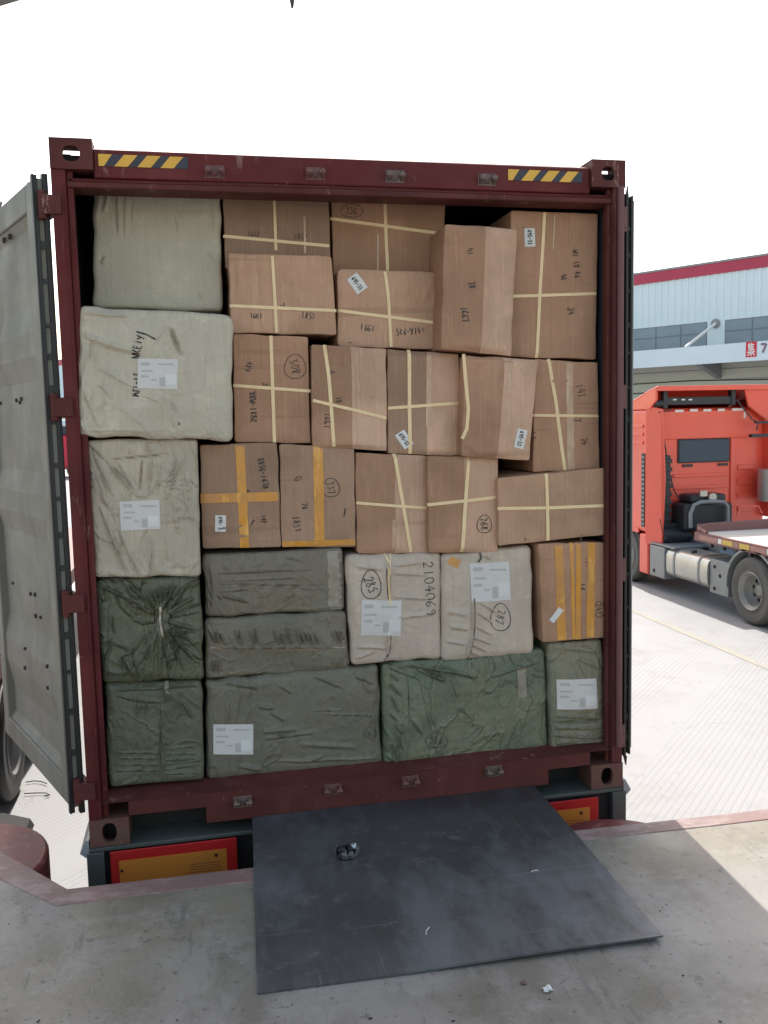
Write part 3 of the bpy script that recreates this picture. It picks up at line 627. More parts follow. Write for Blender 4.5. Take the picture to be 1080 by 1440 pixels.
# ================================================================== OWN TRAILER under the container
tr = empty('container_trailer', (0, 6, GZ), 'dark trailer chassis under the container with red and orange tail boards', 'trailer')
MB().box(-1.235, 1.235, -.006, .6, -.022, -.004).build('tail_deck', M['trailer'], tr, bevel=.004)
MB().box(-1.235, 1.235, .02, .5, -.36, -.022).build('tail_beam', M['hole'], tr)
for s in (-1, 1):
    MB().box(*sorted((s*1.235, s*1.165)), -.012, .55, -.38, -.0225).build('tail_end', M['trailer'], tr, bevel=.004)
    MB().prism([(s*1.236, -.012, -.04), (s*1.262, -.006, -.02), (s*1.236, .0, .03), (s*1.224, .0, .03), (s*1.224, -.012, -.04)], (0, .3, 0)).build('corner_guide', M['grey_steel'], tr)
    MB().box(*sorted((s*.35, s*.5)), .3, 11.5, -.4, -.05).build('chassis_rail', M['trailer'], tr)
for (x0, x1, z0, z1) in ((-1.14, -.61, -.20, -.026), (.57, 1.09, -.215, -.036)):
    bd = MB().box(x0, x1, -.014, -.004, z0, z1).build('tail_board', M['redtape'], tr, bevel=.002)
    MB().box(x0+.035, x1-.045, -.0165, -.014, z0+.03, z1-.042).build('orange_panel', M['orange'], bd)
    MB().cyl((x1-.09, -.021, z1-.065), (x1-.09, -.0155, z1-.065), .007, n=10).build('rivet', M['hole'], bd)
    if x0 < 0: MB().cyl((x0+.045, -.021, z0+.09), (x0+.045, -.0155, z0+.09), .006, n=10).build('rivet', M['hole'], bd)
    for k in range(4): MB().box(x1-.20-(.0 if k else .02), x1-.07, -.0172, -.0163, z0+.042+k*.012, z0+.044+k*.012).build('small_print', M['lug'], bd)
def dual_wheel(parent, cx, cy, cz, s, r=.52, w=.30, hub='rear', tm='tyre', rm='rim'):
    """outer side faces s (-1 = towards -x)"""
    t = empty('wheel', (cx, cy, cz)); t.parent = parent; t.location = Vector((cx, cy, cz))-ORG[parent]; ORG[t] = Vector((cx, cy, cz))
    o = MB(); pr = [(0, r*.56), (.01, r*.64), (-.012, r*.78), (-.008, r*.9), (.02, r*.97), (.05, r), (.10, r), (.105, r*.975), (.12, r*.975), (.125, r), (w-.05, r), (w-.02, r*.97), (w, r*.8), (w-.01, r*.56)]
    pr = [(x*(-s), q) for x, q in pr]; o.lathe((cx, cy, cz), pr if s < 0 else pr[::-1], 56); o.build('tyre', M[tm], t, smooth=30)
    o = MB(); rp = [(0, r*.57), (-.012, r*.555), (-.002, r*.53), (.03, r*.50), (.05, r*.46)] + ([(.13, r*.43), (.17, r*.37), (.17, r*.2), (.14, r*.17), (.13, r*.12), (.13, .001)] if hub == 'rear' else [(.03, r*.38), (-.0, r*.3), (.0, r*.17), (-.05, r*.15), (-.06, r*.08), (-.06, .001)])
    rp = [(x*(-s), q) for x, q in rp]; o.lathe((cx, cy, cz), rp if s < 0 else rp[::-1], 56); o.build('rim', M[rm], t, smooth=30)
    h = MB(); rr_ = r*.285 if hub == 'rear' else r*.24; xd = .168 if hub == 'rear' else .0
    for k in range(8):
        a = k*math.pi/4+.2; h.cyl((cx-s*(xd-.004), cy+rr_*math.cos(a)*1.05, cz+rr_*math.sin(a)*1.05), (cx-s*(xd+.004), cy+rr_*math.cos(a)*1.05, cz+rr_*math.sin(a)*1.05), .032 if hub == 'rear' else .02, n=14)
    h.build('hand_hole', M['hole'], t)
    h = MB()
    for k in range(10):
        a = k*math.pi/5; q = r*.2 if hub == 'rear' else r*.22; xx = .17 if hub == 'rear' else 0
        h.cyl((cx-s*xx, cy+q*math.cos(a), cz+q*math.sin(a)), (cx-s*(xx-.03), cy+q*math.cos(a), cz+q*math.sin(a)), .012, n=6)
    h.build('wheel_nut', M['rim'], t)
    return t
for yy in (1.6, 2.9): 
    for s in (-1, 1): dual_wheel(tr, s*1.19, yy, GZ+.52, s, hub='rear')

# ================================================================== CARGO
def item(kind, cat, lab, grp, quad, Y, mat, **k):
    k0f = k.pop('flap', 'carton_flap' if kind == 'cardboard_carton' else None); depth = k.pop('depth', .42); res = k.pop('res', .012 if kind == 'cardboard_carton' else .0045)
    f = Face(quad, Y, **k); c = np.mean(f.q, 0); e = empty(kind, (c[0], Y+depth/2, min(q[1] for q in f.q)), lab, cat, grp)
    f.build('carton_body' if kind == 'cardboard_carton' else 'sack_cover', M[mat], e, depth, res, M.get(k0f)); return f, e
def carton(lab, quad, Y, mat='carton', **k):
    k.setdefault('r', .0045); k.setdefault('corner', .009); k.setdefault('noise', ((3, .004), (11, .0016), (26, .0007))); k.setdefault('wob', .003)
    rg = random.Random(k['seed']*13); q = quad; cr = [c[:5]+(c[5]*1.8,)+tuple(c[6:]) for c in k.get('creases', ())]
    for n in range(5):
        i = rg.randrange(4); c = q[i]; o = ((q[0][0]+q[2][0])/2, (q[0][1]+q[2][1])/2); j = q[(i+1) % 4]; l = q[(i-1) % 4]; a, b = rg.uniform(.05, .3), rg.uniform(.05, .3)
        cr.append((c[0]+(j[0]-c[0])*a, c[1]+(j[1]-c[1])*a, c[0]+(l[0]-c[0])*b, c[1]+(l[1]-c[1])*b, rg.uniform(.003, .006), rg.choice((-1, 1))*rg.uniform(.002, .005)))
    for n in range(4):
        x = rg.uniform(.1, .9); t = q[0][0]*(1-x)+q[1][0]*x, q[0][1]*(1-x)+q[1][1]*x; b = q[3][0]*(1-x)+q[2][0]*x, q[3][1]*(1-x)+q[2][1]*x; u0 = rg.uniform(0, .5); u1 = u0+rg.uniform(.2, .5)
        cr.append((t[0]+(b[0]-t[0])*u0, t[1]+(b[1]-t[1])*u0, t[0]+(b[0]-t[0])*u1, t[1]+(b[1]-t[1])*u1, .0035, rg.choice((-1, 1))*.002))
    k['creases'] = cr; k['noise'] = ((3, .007), (9, .003), (22, .0012))
    return item('cardboard_carton', 'carton', lab, 'cardboard cartons stacked in the container', quad, Y, mat, **k)
def sack(lab, quad, Y, mat, **k):
    k.setdefault('r', .02); k.setdefault('corner', .022); k.setdefault('noise', ((3.5, .010), (10, .005), (28, .0016)))
    k['creases'] = [(c[0], c[1], c[2], c[3], c[4]*1.0, c[5]*1.9)+tuple(c[6:]) for c in k.get('creases', ())]; k.setdefault('wob', .006); k.setdefault('bulge', .012)
    return item('woven_sack', 'wrapped sack', lab, 'woven sacks wrapped round the cargo', quad, Y, mat, **k)

# --- top row
f, e = sack('tall light grey sack at the top left under the container header', [(131,250),(311,256),(312,438),(131,432)], .27, 'bag_pale', seed=2, bulge=.004, noise=((3, .006), (9, .002)), r=.02,
  creases=[(140,272,135,310,.010,.008),(152,270,147,300,.008,.007),(165,270,168,330,.007,.006),(178,268,176,335,.006,.004),(186,268,183,330,.004,-.003),(222,300,222,262,.003,.002),(246,300,252,330,.004,.003),(296,270,302,330,.005,.003),(290,350,303,370,.004,.003),(150,362,143,370,.008,.006),(282,410,283,420,.006,.004)])
f, e = carton('dusty carton left of top, strap across it, rising behind the carton below', [(313,252),(462,259),(466,380),(317,378)], .28, 'carton_grey', seed=3)
strap(f, e, (314,332),(463,346)); strap(f, e, (385,262),(388,352), w=4.5)
write(f, '1661', 357, 329, 8, 2, M['ink_brown'], e, 1.4); write(f, '1857', 423, 333, 9, 3, M['ink_brown'], e, 1.3); write(f, '1.', 390, 317, 10, 0, M['ink_brown'], e, 2)
tape(f, e, (428,304),(429,356), 3, 'ctape')
f, e = carton('carton in the top row marked 236 in a pencil circle', [(466,256),(628,264),(622,398),(469,392)], .30, 'carton', seed=4)
strap(f, e, (465,307),(624,329)); strap(f, e, (541,274),(545,384), w=5)
write(f, '236', 495, 296, 10, 4, M['ink_brown'], e, 1.4, circle=(15, 9.5)); tape(f, e, (532,328),(531,380), 2, 'ctape')
f, e = carton('dented carton with two crossed straps, second row, marked 1661 and 1857', [(321,356),(466,360),(473,471),(326,468)], .17, 'carton_pale', seed=5,
  creases=[(334,357,336,410,.003,.005),(468,362,472,380,.01,.008),(330,440,346,464,.004,.003)])
strap(f, e, (323,430),(473,437)); strap(f, e, (383,360),(389,468), w=5)
write(f, '1661', 360, 444, 8, 2, M['ink'], e, 1.4); write(f, '1857', 434, 444, 9, 6, M['ink'], e, 1.4); write(f, '-1', 398, 429, 7, 0, M['ink'], e, 1.4)
f, e = carton('carton with tilted white 695-33 label and crushed right edge, crossed straps', [(475,378),(621,383),(622,492),(475,487)], .2, 'carton_pale', seed=6, corner=.02,
  creases=[(608,386,598,420,.004,.006),(614,388,617,470,.003,-.004),(600,400,596,440,.003,.004),(590,460,612,490,.004,.004),(583,400,580,430,.003,.003)])
strap(f, e, (475,437),(540,445),(622,455)); strap(f, e, (541,382),(546,420),(550,488), w=5); strap(f, e, (619,388),(620,490), w=3)
label(f, e, 502, 399, 26, 18, 54); write(f, '1661', 517, 461, 9, 5, M['ink'], e, 1.4); write(f, 'SC6-X141', 577, 466, 9, -4, M['ink'], e, 1.5); write(f, '3', 492, 482, 6, 90, M['ink'], e, 1)
f, e = carton('tall brown carton with a light right flap, no straps, standing in the second row', [(626,315),(728,323),(718,501),(620,491)], .05, 'carton', seed=7, ridge=(.54, .52, .026, .006),
  creases=[(716,330,725,400,.004,-.004),(722,340,717,495,.003,.003),(632,330,640,400,.005,.003)])
write(f, '41', 660, 355, 9, 80, M['ink_brown'], e, 1.6); write(f, '78', 662, 402, 10, 80, M['ink'], e, 1.8); write(f, '1667', 652, 443, 10, 82, M['ink'], e, 1.7)
f, e = carton('largest upright carton at top right with an upright 695-33 label', [(719,296),(841,300),(838,505),(713,502)], .145, 'carton', seed=8)
strap(f, e, (766,299),(754,503)); strap(f, e, (712,417),(838,413)); label(f, e, 745, 334, 26, 15, 88)
write(f, 'W1 1X 46', 810, 372, 9, 84, M['ink_brown'], e, 1.7); write(f, '46', 793, 390, 9, 84, M['ink_brown'], e, 1.7); write(f, '24', 803, 438, 10, 86, M['ink_brown'], e, 1.6)
tape(f, e, (780,302),(778,350), 2, 'ctape')
# --- third row
f, e = carton('carton marked 308 in a circle with crossed straps, third row', [(328,469),(433,474),(437,624),(330,622)], .15, 'carton', seed=9, creases=[(420,478,434,482,.006,.006)])
strap(f, e, (381,472),(386,622), w=5.5); strap(f, e, (328,542),(437,550))
write(f, '308', 415, 516, 13, 78, M['ink'], e, 1.4, circle=(15, 17)); write(f, '4X4', 350, 516, 9, 110, M['ink'], e, 1.5); write(f, 'XKW-188R', 356, 573, 10, 87, M['ink'], e, 1.8); write(f, '24', 374, 543, 8, 88, M['ink'], e, 1.7)
f, e = carton('slightly leaning carton with slanted straps, right of the carton marked 308', [(438,484),(543,490),(544,634),(439,629)], .13, 'carton', seed=10, ridge=(.52, .52, .024, .004), creases=[(440,489,490,494,.003,.004)])
strap(f, e, (456,485),(462,530),(469,628), w=5.5); strap(f, e, (440,563),(543,588), w=5); write(f, '4', 466, 524, 10, 88, M['ink_brown'], e, 1.5); write(f, '18', 475, 563, 8, 88, M['ink'], e, 1.5); write(f, '1661', 460, 592, 10, 88, M['ink'], e, 1.4)
f, e = carton('carton with a small tilted 695-33 label caught under its upright strap', [(545,491),(646,498),(646,641),(546,638)], .13, 'carton_grey', seed=11, ridge=(.53, .53, .024, .004))
label(f, e, 568, 618, 24, 15, 55); strap(f, e, (574,492),(576,638), w=5.5); strap(f, e, (546,574),(644,567), w=5); tape(f, e, (601,500),(601,600), 7, 'ctape')
f, e = carton('crooked bulging carton with a loose strap bowing down its left side', [(654,500),(757,506),(744,648),(649,641)], .05, 'carton', seed=12, ridge=(.5, .5, .028, .002), bulge=.01,
  creases=[(655,512,750,520,.004,-.005),(706,505,703,560,.003,.005),(652,620,672,640,.008,.006),(660,516,704,522,.003,.004)])
strap(f, e, (652,498),(655,540),(658,575),(656,603),(650,617), w=5); label(f, e, 730, 617, 27, 15, 102); tape(f, e, (713,505),(708,545), 14, 'ctape')
f, e = carton('carton against the right post in the third row, one slanted strap', [(752,505),(840,510),(844,660),(750,664)], .135, 'carton', seed=13, creases=[(752,535,800,535,.003,-.003)])
strap(f, e, (771,505),(781,560),(794,661), w=5.5); strap(f, e, (750,584),(842,585), w=4.5); tape(f, e, (801,510),(803,660), 10, 'ctape')
write(f, '141', 817, 550, 12, 76, M['ink_brown'], e, 1.5); write(f, '17', 812, 588, 10, 88, M['ink'], e, 1.6); write(f, '24', 822, 621, 9, 80, M['ink_brown'], e, 1.4); write(f, 'C', 752, 612, 10, 0, M['ink_brown'], e, 2)
# --- fourth row
f, e = carton('dark carton crossed by orange packing tape, with an upright 695-33 label', [(281,626),(390,622),(395,770),(285,771)], .13, 'carton_grey', seed=14,
  creases=[(285,740,390,742,.004,-.003),(285,752,392,756,.003,.003),(350,722,392,724,.003,.003),(345,733,392,735,.002,-.003),(296,628,298,690,.003,.003)])
tape(f, e, (337,624),(344,770), 13); tape(f, e, (282,701),(393,698), 13, lift=.0024); label(f, e, 310, 736, 23, 15, 91)
write(f, '8856-1478', 370, 666, 9, 80, M['ink'], e, 1.7); write(f, '4', 348, 691, 7, 90, M['ink'], e, 1.5); write(f, '142', 371, 730, 7, 88, M['ink'], e, 1.4); write(f, '1', 355, 736, 14, 25, M['ink'], e, 1.8)
f, e = carton('carton with one wide upright band of orange tape and a taped lower edge', [(393,625),(498,630),(500,769),(396,770)], .13, 'carton_grey', seed=15)
tape(f, e, (447,628),(449,768), 14); tape(f, e, (397,765),(499,762), 8, lift=.0024)
write(f, '337', 465, 686, 11, 80, M['ink'], e, 1.4, circle=(12, 13)); write(f, 'G', 419, 674, 12, 60, M['ink_brown'], e, 1.6); write(f, '78', 428, 712, 9, 88, M['ink'], e, 1.6); write(f, '1857', 417, 737, 10, 80, M['ink'], e, 1.5); write(f, '1', 485, 720, 12, 20, M['ink'], e, 2.4)
f, e = carton('plain strapped carton with a strap slanting down its right half', [(500,637),(600,641),(602,778),(502,778)], .13, 'carton', seed=16, ridge=(.53, .53, .022, .003))
strap(f, e, (553,638),(577,776), w=5.5); strap(f, e, (501,707),(600,714), w=4.5); tape(f, e, (553,730),(552,776), 5, 'ctape')
f, e = carton('carton marked 268 in a circle on its lower right', [(601,641),(700,643),(699,776),(603,778)], .09, 'carton', seed=17, ridge=(.5, .5, .022, .003))
strap(f, e, (657,643),(653,700),(648,776), w=5.5); strap(f, e, (601,710),(650,704),(700,699), w=5); write(f, '268', 680, 737, 11, 84, M['ink'], e, 1.5, circle=(10.5, 12.5))
f, e = carton('wide low carton with centred crossed straps beside the right post', [(700,673),(850,658),(852,752),(702,768)], .06, 'carton_pale', seed=18, creases=[(738,745,739,768,.003,.005)])
strap(f, e, (768,666),(770,760), w=5); strap(f, e, (700,715),(770,714),(850,711), w=5); write(f, '1', 818, 757, 9, -8, M['ink'], e, 2.4); write(f, '1', 739, 756, 18, 2, M['ink_brown'], e, 1.6)
# --- right lower taped carton
f, e = carton('carton banded upright with four strips of orange tape, above the green sack', [(757,765),(850,762),(852,897),(763,904)], .06, 'carton', seed=19)
tape(f, e, (785,764),(790,900), 12); tape(f, e, (803,763),(807,898), 5); tape(f, e, (813,763),(813,899), 7, lift=.002); tape(f, e, (832,763),(830,896), 11)
mb = MB(); f.strip(mb, [(775,874),(789,856)], 8, .003, 20, 0); mb.build('torn_label', M['paper'], e)
write(f, '241', 842, 857, 10, 80, M['ink_brown'], e, 1.3, circle=(7, 11)); write(f, '16', 818, 826, 10, 85, M['ink'], e, 1.5); write(f, '157', 828, 791, 9, 85, M['ink_brown'], e, 1.3)
# --- left column of sacks
f, e = sack('big pale sack bulging out at the left with black writing on it', [(111,430),(327,443),(327,620),(108,613)], .015, 'bag_light', seed=21, bulge=.014, r=.02, corner=.022,
  creases=[(118,470,200,496,.012,.010,.01),(112,440,180,445,.006,.006),(240,462,256,502,.009,-.012,.004),(245,460,250,480,.006,.006),(136,470,136,535,.004,.004),(136,515,190,546,.006,.005),(118,545,140,600,.008,.007),(140,540,158,560,.006,.005),(150,560,135,585,.006,.006),(200,555,225,566,.004,.004),(240,560,250,582,.003,.004),(228,555,226,600,.006,.005),(112,590,118,608,.008,.01),(114,520,116,560,.008,.008),(120,604,210,608,.004,.005),(130,480,128,510,.006,-.006)])
parcel_label(f, e, 194, 505, 250, 547)
write(f, 'MT1-13', 192, 541, 10, -88, M['ink'], e, 2.1); write(f, 'NKEiy', 193, 488, 12, -84, M['ink'], e, 2.1); mb = MB(); f.strip(mb, [(192,467),(206,471),(219,478)], 2.2, .0012, 3, .3); mb.build('handwriting', M['ink'], e); write(f, 'X', 252, 596, 5, 10, M['ink'], e, 1.2)
f, e = sack('beige cloth wrapped sack with radiating creases below the big pale sack', [(120,618),(277,616),(283,811),(133,813)], .05, 'bag_tan', seed=22, bulge=.008, r=.02,
  creases=[(124,622,150,648,.004,.007),(150,648,185,690,.005,.010),(135,645,160,698,.005,.009),(142,712,180,811,.006,.012),(170,750,197,811,.006,.011),(204,618,214,645,.006,.008),(214,645,210,690,.004,.008),(200,645,196,692,.004,-.008),(150,647,240,638,.003,-.006),(260,645,238,690,.004,.008),(250,642,232,686,.004,.006),(211,750,216,811,.003,.006),(152,650,175,674,.004,-.008),(166,650,190,690,.004,.007),(245,700,250,750,.012,.008),(135,660,150,710,.008,.006),(228,650,222,690,.004,.006),(232,750,236,790,.006,.005),(262,660,270,740,.008,.006),(130,625,140,660,.006,.005),(182,645,184,620,.003,.004),(215,620,232,622,.008,.006),(272,640,281,780,.003,.005)])
parcel_label(f, e, 169, 704, 225, 745)
cen = (226, 868); cr = []; rr = random.Random(8)
for (x, y, h) in ((134,818,.010),(150,818,.010),(165,816,.007),(180,816,.011),(196,815,.009),(210,815,.012),(224,815,.012),(236,815,.011),(250,814,.012),(264,820,.011),(278,836,.011),(284,858,.008),(284,885,.011),(286,915,.013),(284,940,.012),(262,950,.010),(240,956,.008),(222,956,.009),(205,955,.008),(186,950,.007),(160,945,.006)):
    k0 = rr.uniform(.08, .25); k1 = rr.uniform(.75, .98); cr.append((cen[0]+(x-cen[0])*k0, cen[1]+(y-cen[1])*k0, cen[0]+(x-cen[0])*k1, cen[1]+(y-cen[1])*k1, rr.uniform(.004, .009), h, rr.uniform(-.006, .006)))
cr += [(160,865,161,890,.004,.008),(175,920,190,950,.012,.016),(160,900,146,930,.006,.008),(204,915,207,925,.006,.01)]
f, e = sack('dark olive sack gathered into a knot, third up in the left column', [(132,815),(281,810),(287,955),(143,962)], .06, 'bag_olive', seed=23, creases=cr, bulge=.015, r=.022)
mb = MB(); f.strip(mb, [(226,852),(225,872),(229,893)], 3, .004, 3, .4); mb.build('knot_cord', M['bag_tan'], e)
f, e = sack('dark olive sack on the floor at bottom left with an upright seam', [(146,962),(284,955),(289,1098),(153,1109)], .07, 'bag_olive_smooth', seed=24, bulge=.008, r=.02,
  creases=[(160,970,280,962,.006,.008),(165,976,230,985,.006,.006,.01),(228,985,227,1096,.003,.007),(232,960,234,985,.008,.010),(256,984,272,1010,.009,.010),(196,985,192,1008,.006,.006),(206,985,204,1005,.005,.005)]+[(170+rr.uniform(-10, 10), y, 224, y+rr.uniform(-2, 2), .0035, .004) for y in (1058,1066,1075,1084)]+[(233, y, 280+rr.uniform(-8, 4), y+rr.uniform(-5, 1), .0035, .005) for y in (1052,1060,1068,1074,1081,1088)])
mb = MB(); f.strip(mb, [(229,990),(228,1040),(227,1096)], 2.5, .002, 4, .4); mb.build('seam', M['bag_sage'], e); mb = MB(); f.strip(mb, [(234,958),(235,975)], 6, .003, 3, .5); mb.build('wrap_tape', M['btape'], e)
# --- middle sacks
f, e = sack('upper grey green sack lying above its twin, under the taped cartons', [(285,780),(482,771),(485,859),(289,869)], .12, 'bag_sage', seed=25, bulge=.012, r=.02,
  creases=[(304,806,440,800,.004,.005),(312,816,420,812,.004,.004),(308,832,350,828,.004,.004),(312,836,350,846,.008,.010),(304,838,312,846,.004,-.006),(400,784,430,790,.004,.004),(300,822,460,824,.003,-.003),(420,858,470,852,.004,.004),(478,790,481,850,.004,.004),(296,790,298,862,.006,.006)])
mb = MB(); f.strip(mb, [(470,775),(472,857)], 20, .002, 4, .15, random.Random(1)); mb.build('wrap_tape', M['btape'], e)
cr = [(300,911,486,910,.003,.007)]
for x in (300,308,316,334,340,357,362,392,398,408,420,428,434,442,446,474,480,485): cr.append((x-rr.uniform(2, 9), 882+rr.uniform(-4, 6), x+rr.uniform(0, 3), 905, rr.uniform(.0035, .006), rr.uniform(.005, .010)))
for x in (300,306,312,474,480): cr.append((x, 925, x-6, 950, .004, .006))
f, e = sack('lower grey green sack pleated above a taped seam, in the middle left', [(287,871),(487,859),(490,941),(289,957)], .11, 'bag_sage', seed=26, bulge=.014, r=.02, creases=cr)
mb = MB(); f.strip(mb, [(296,911),(380,912),(440,912),(488,909)], 1.8, .002, 4, .5); mb.build('seam', M['ctape'], e); mb = MB(); f.strip(mb, [(484,898),(488,935)], 7, .002, 4, .3); mb.build('wrap_tape', M['btape'], e)
f, e = sack('pale beige sack written 2104069 down its right side', [(486,782),(620,776),(622,926),(494,936)], .1, 'bag_beige', seed=27, bulge=.016, r=.024,
  creases=[(547,788,548,840,.005,.010),(548,890,546,925,.005,.009),(546,925,535,935,.005,.008),(552,805,600,808,.008,.006),(552,795,600,790,.006,.005),(500,796,540,800,.008,.006),(500,908,545,912,.008,.006),(552,838,610,842,.008,.005),(500,925,530,915,.006,.006),(552,868,612,862,.008,.005)])
mb = MB(); f.strip(mb, [(541,779),(547,792),(545,812),(546,830),(548,850)], 2.6, .004, 3, .2); f.strip(mb, [(550,779),(547,793)], 2.4, .004, 3, .2); mb.build('tie_strap', M['strap'], e)
mb = MB(); f.strip(mb, [(543,800),(544,830),(546,845)], 1.2, .002); mb.build('seam', M['ink_grey'], e); mb = MB(); f.strip(mb, [(549,890),(548,915),(540,930)], 1.3, .002); mb.build('seam', M['ink_grey'], e)
write(f, '285', 521, 822, 14, 70, M['ink'], e, 1.6, circle=(13.5, 20)); write(f, '2104069', 604, 828, 15, 86, M['ink'], e, 1.5, sc=.8, jit=.02); parcel_label(f, e, 507, 843, 563, 893)
f, e = sack('pale beige sack marked 287 in a circle with an orange tape patch at its corner', [(621,780),(749,767),(751,920),(623,931)], .09, 'bag_beige', seed=28, bulge=.012, r=.022, corner=.03,
  creases=[(666,840,665,890,.005,.010),(665,890,656,930,.005,.010),(630,860,655,864,.010,.007),(632,880,658,884,.009,.007),(628,900,655,905,.008,.006),(672,845,700,862,.006,.005),(670,860,692,875,.006,.006),(668,880,690,892,.005,.006),(664,895,690,905,.005,.007),(662,905,684,916,.005,.007),(660,915,680,925,.005,.006),(676,778,690,786,.006,.007)])
mb = MB(); f.strip(mb, [(675,777),(676,785),(672,790)], 2.6, .004, 3); mb.build('tie_cord', M['ink_grey'], e); mb = MB(); f.strip(mb, [(666,840),(665,895),(656,930)], 1.3, .002, 4); mb.build('tie_cord', M['ink_grey'], e)
tape(f, e, (626,785),(646,794), 12); write(f, '287', 703, 868, 12, -75+180, M['ink'], e, 1.6, circle=(14, 19)); parcel_label(f, e, 661, 791, 717, 845)
# --- floor row
f, e = sack('long slate grey sack on the floor with a label low on its left', [(289,958),(533,935),(538,1078),(292,1098)], .1, 'bag_slate', seed=29, bulge=.012, r=.024, noise=((3, .009), (8, .004), (25, .001)),
  creases=[(305,958,360,966,.008,.008),(357,960,360,970,.008,.009),(365,992,385,994,.008,.010,.004),(392,962,410,974,.006,.006),(440,998,480,997,.003,.005),(464,1004,525,1005,.004,.007,-.003),(372,1038,440,1028,.006,.007),(370,1028,420,1024,.01,.006),(336,1076,365,1082,.008,.008),(430,1068,455,1062,.008,.006),(380,1000,400,1012,.008,.006),(440,950,480,965,.007,.006),(380,1070,530,1066,.006,.004),(500,950,525,960,.006,.006),(420,1045,500,1050,.01,.005)])
parcel_label(f, e, 300, 1018, 356, 1060, 0); write(f, '268', 520, 1030, 10, 0, M['ink_grey'], e, 1.0, circle=(9, 8))
cr = [(552+rr.uniform(-8, 8), y, 560+rr.uniform(-4, 6), y+rr.uniform(10, 26), rr.uniform(.004, .008), rr.uniform(.005, .010)) for y in (945,960,975,1000,1015,1030,1045,1055)]
cr += [(576,934,640,944,.010,.012),(585,940,625,956,.008,.010),(600,936,670,950,.010,.010),(574,934,574,1070,.003,-.003),(540,1060,560,1072,.006,.010),(580,1010,592,1030,.008,.008),(680,1060,760,1058,.004,.003),(690,950,760,930,.008,.006)]
f, e = sack('glossy green sack on the floor, second from the right, with wrinkled left edge', [(538,934),(768,912),(771,1056),(540,1077)], .09, 'bag_green', seed=30, creases=cr, bulge=.016, r=.022, corner=.024)
mb = MB(); f.strip(mb, [(733,938),(734,980)], 13, .002, 4, .1); mb.build('wrap_tape', M['btape'], e); write(f, '286', 613, 1040, 11, 0, M['ink_grey'], e, 1.2, circle=(15, 11))
f, e = sack('narrow faded green sack in the bottom right corner with folds below its label', [(771,905),(849,900),(851,1048),(775,1056)], .07, 'bag_green2', seed=31, bulge=.01, r=.02,
  creases=[(780,1006,845,1008,.006,.009),(778,1016,848,1012,.006,-.008),(780,1022,848,1022,.008,.011),(778,1034,848,1036,.007,.010),(782,1046,846,1042,.006,.007),(812,925,845,940,.01,.006),(790,912,845,918,.006,.004)])
parcel_label(f, e, 782, 954, 838, 996)
# dark load further in, seen only as black gaps
for (x0, x1, z0, z1, nm) in ((-1.1, -.4, .2, 1.3, 'at floor level on the left'), (-.3, .35, .2, 1.6, 'in the middle of the next stack'), (.42, 1.1, .2, 1.35, 'at floor level on the right')):
    t = empty('cardboard_carton', ((x0+x1)/2, 1.2, z0), 'plain carton deeper inside the dark container, '+nm, 'carton', 'cardboard cartons stacked in the container')
    MB().box(x0, x1, .9, 1.5, z0, z1).build('carton_body', M['carton'], t, bevel=.01)

# ================================================================== STEEL PLATE + LITTER
TL, TR_, BR, BL = Vector((-.538, .0, .052)), Vector((.771, .0, .052)), Vector((.722, -1.262, .062)), Vector((-.602, -1.215, .046))
n = 28; vs = []
for lay in (0, -.007):
    for i in range(n+1):
        for j in range(n+1):
            u, v = j/n, i/n; P = TL*(1-u)*(1-v)+TR_*u*(1-v)+BR*u*v+BL*(1-u)*v
            vs.append((P.x, P.y, P.z+lay+.004*math.sin(math.pi*u)*math.sin(math.pi*v)+.002*math.sin(7*u+3*v)))
N = (n+1)**2; fs = []
for i in range(n):
    for j in range(n):
        a = i*(n+1)+j; fs.append((a, a+n+1, a+n+2, a+1)); fs.append((a+N, a+1+N, a+n+2+N, a+n+1+N))
for i in range(n):
    for (a, b) in ((i, i+1), (n*(n+1)+i+1, n*(n+1)+i), ((i+1)*(n+1), i*(n+1)), (i*(n+1)+n, (i+1)*(n+1)+n)): fs.append((a, b, b+N, a+N))
pl = mk('steel_plate', vs, fs, M['plate'], None, smooth=40); tag(pl, 'dark blue grey steel plate bridging the dock and the container', 'steel plate')
def blob(name, c, r, mat, lab, cat, seed, flat=.6, crumple=.5, parent=None, n=7):
    rs = random.Random(seed); vs = []; fs = []; K = 12
    for i in range(n+1):
        t = math.pi*i/n
        for k in range(K): 
            a = 2*math.pi*k/K; q = r*(1+rs.uniform(-crumple, crumple)); vs.append((c[0]+q*math.sin(t)*math.cos(a), c[1]+q*math.sin(t)*math.sin(a), c[2]+r*flat+q*flat*math.cos(t)))
    for i in range(n):
        for k in range(K): fs.append((i*K+k, (i+1)*K+k, (i+1)*K+(k+1) % K, i*K+(k+1) % K))
    o = mk(name, vs, fs, mat, parent)
    if lab: tag(o, lab, cat)
    return o
P = onz(487, 1203, .056); w = empty('crumpled_wrapper', (P.x, P.y, .056), 'crumpled black and silver wrapper lying on the steel plate', 'litter')
blob('wrapper_core', (P.x, P.y, .054), .036, M['blackfilm'], None, None, 3, .55, .35, w)
fm = MB(); rs = random.Random(4)
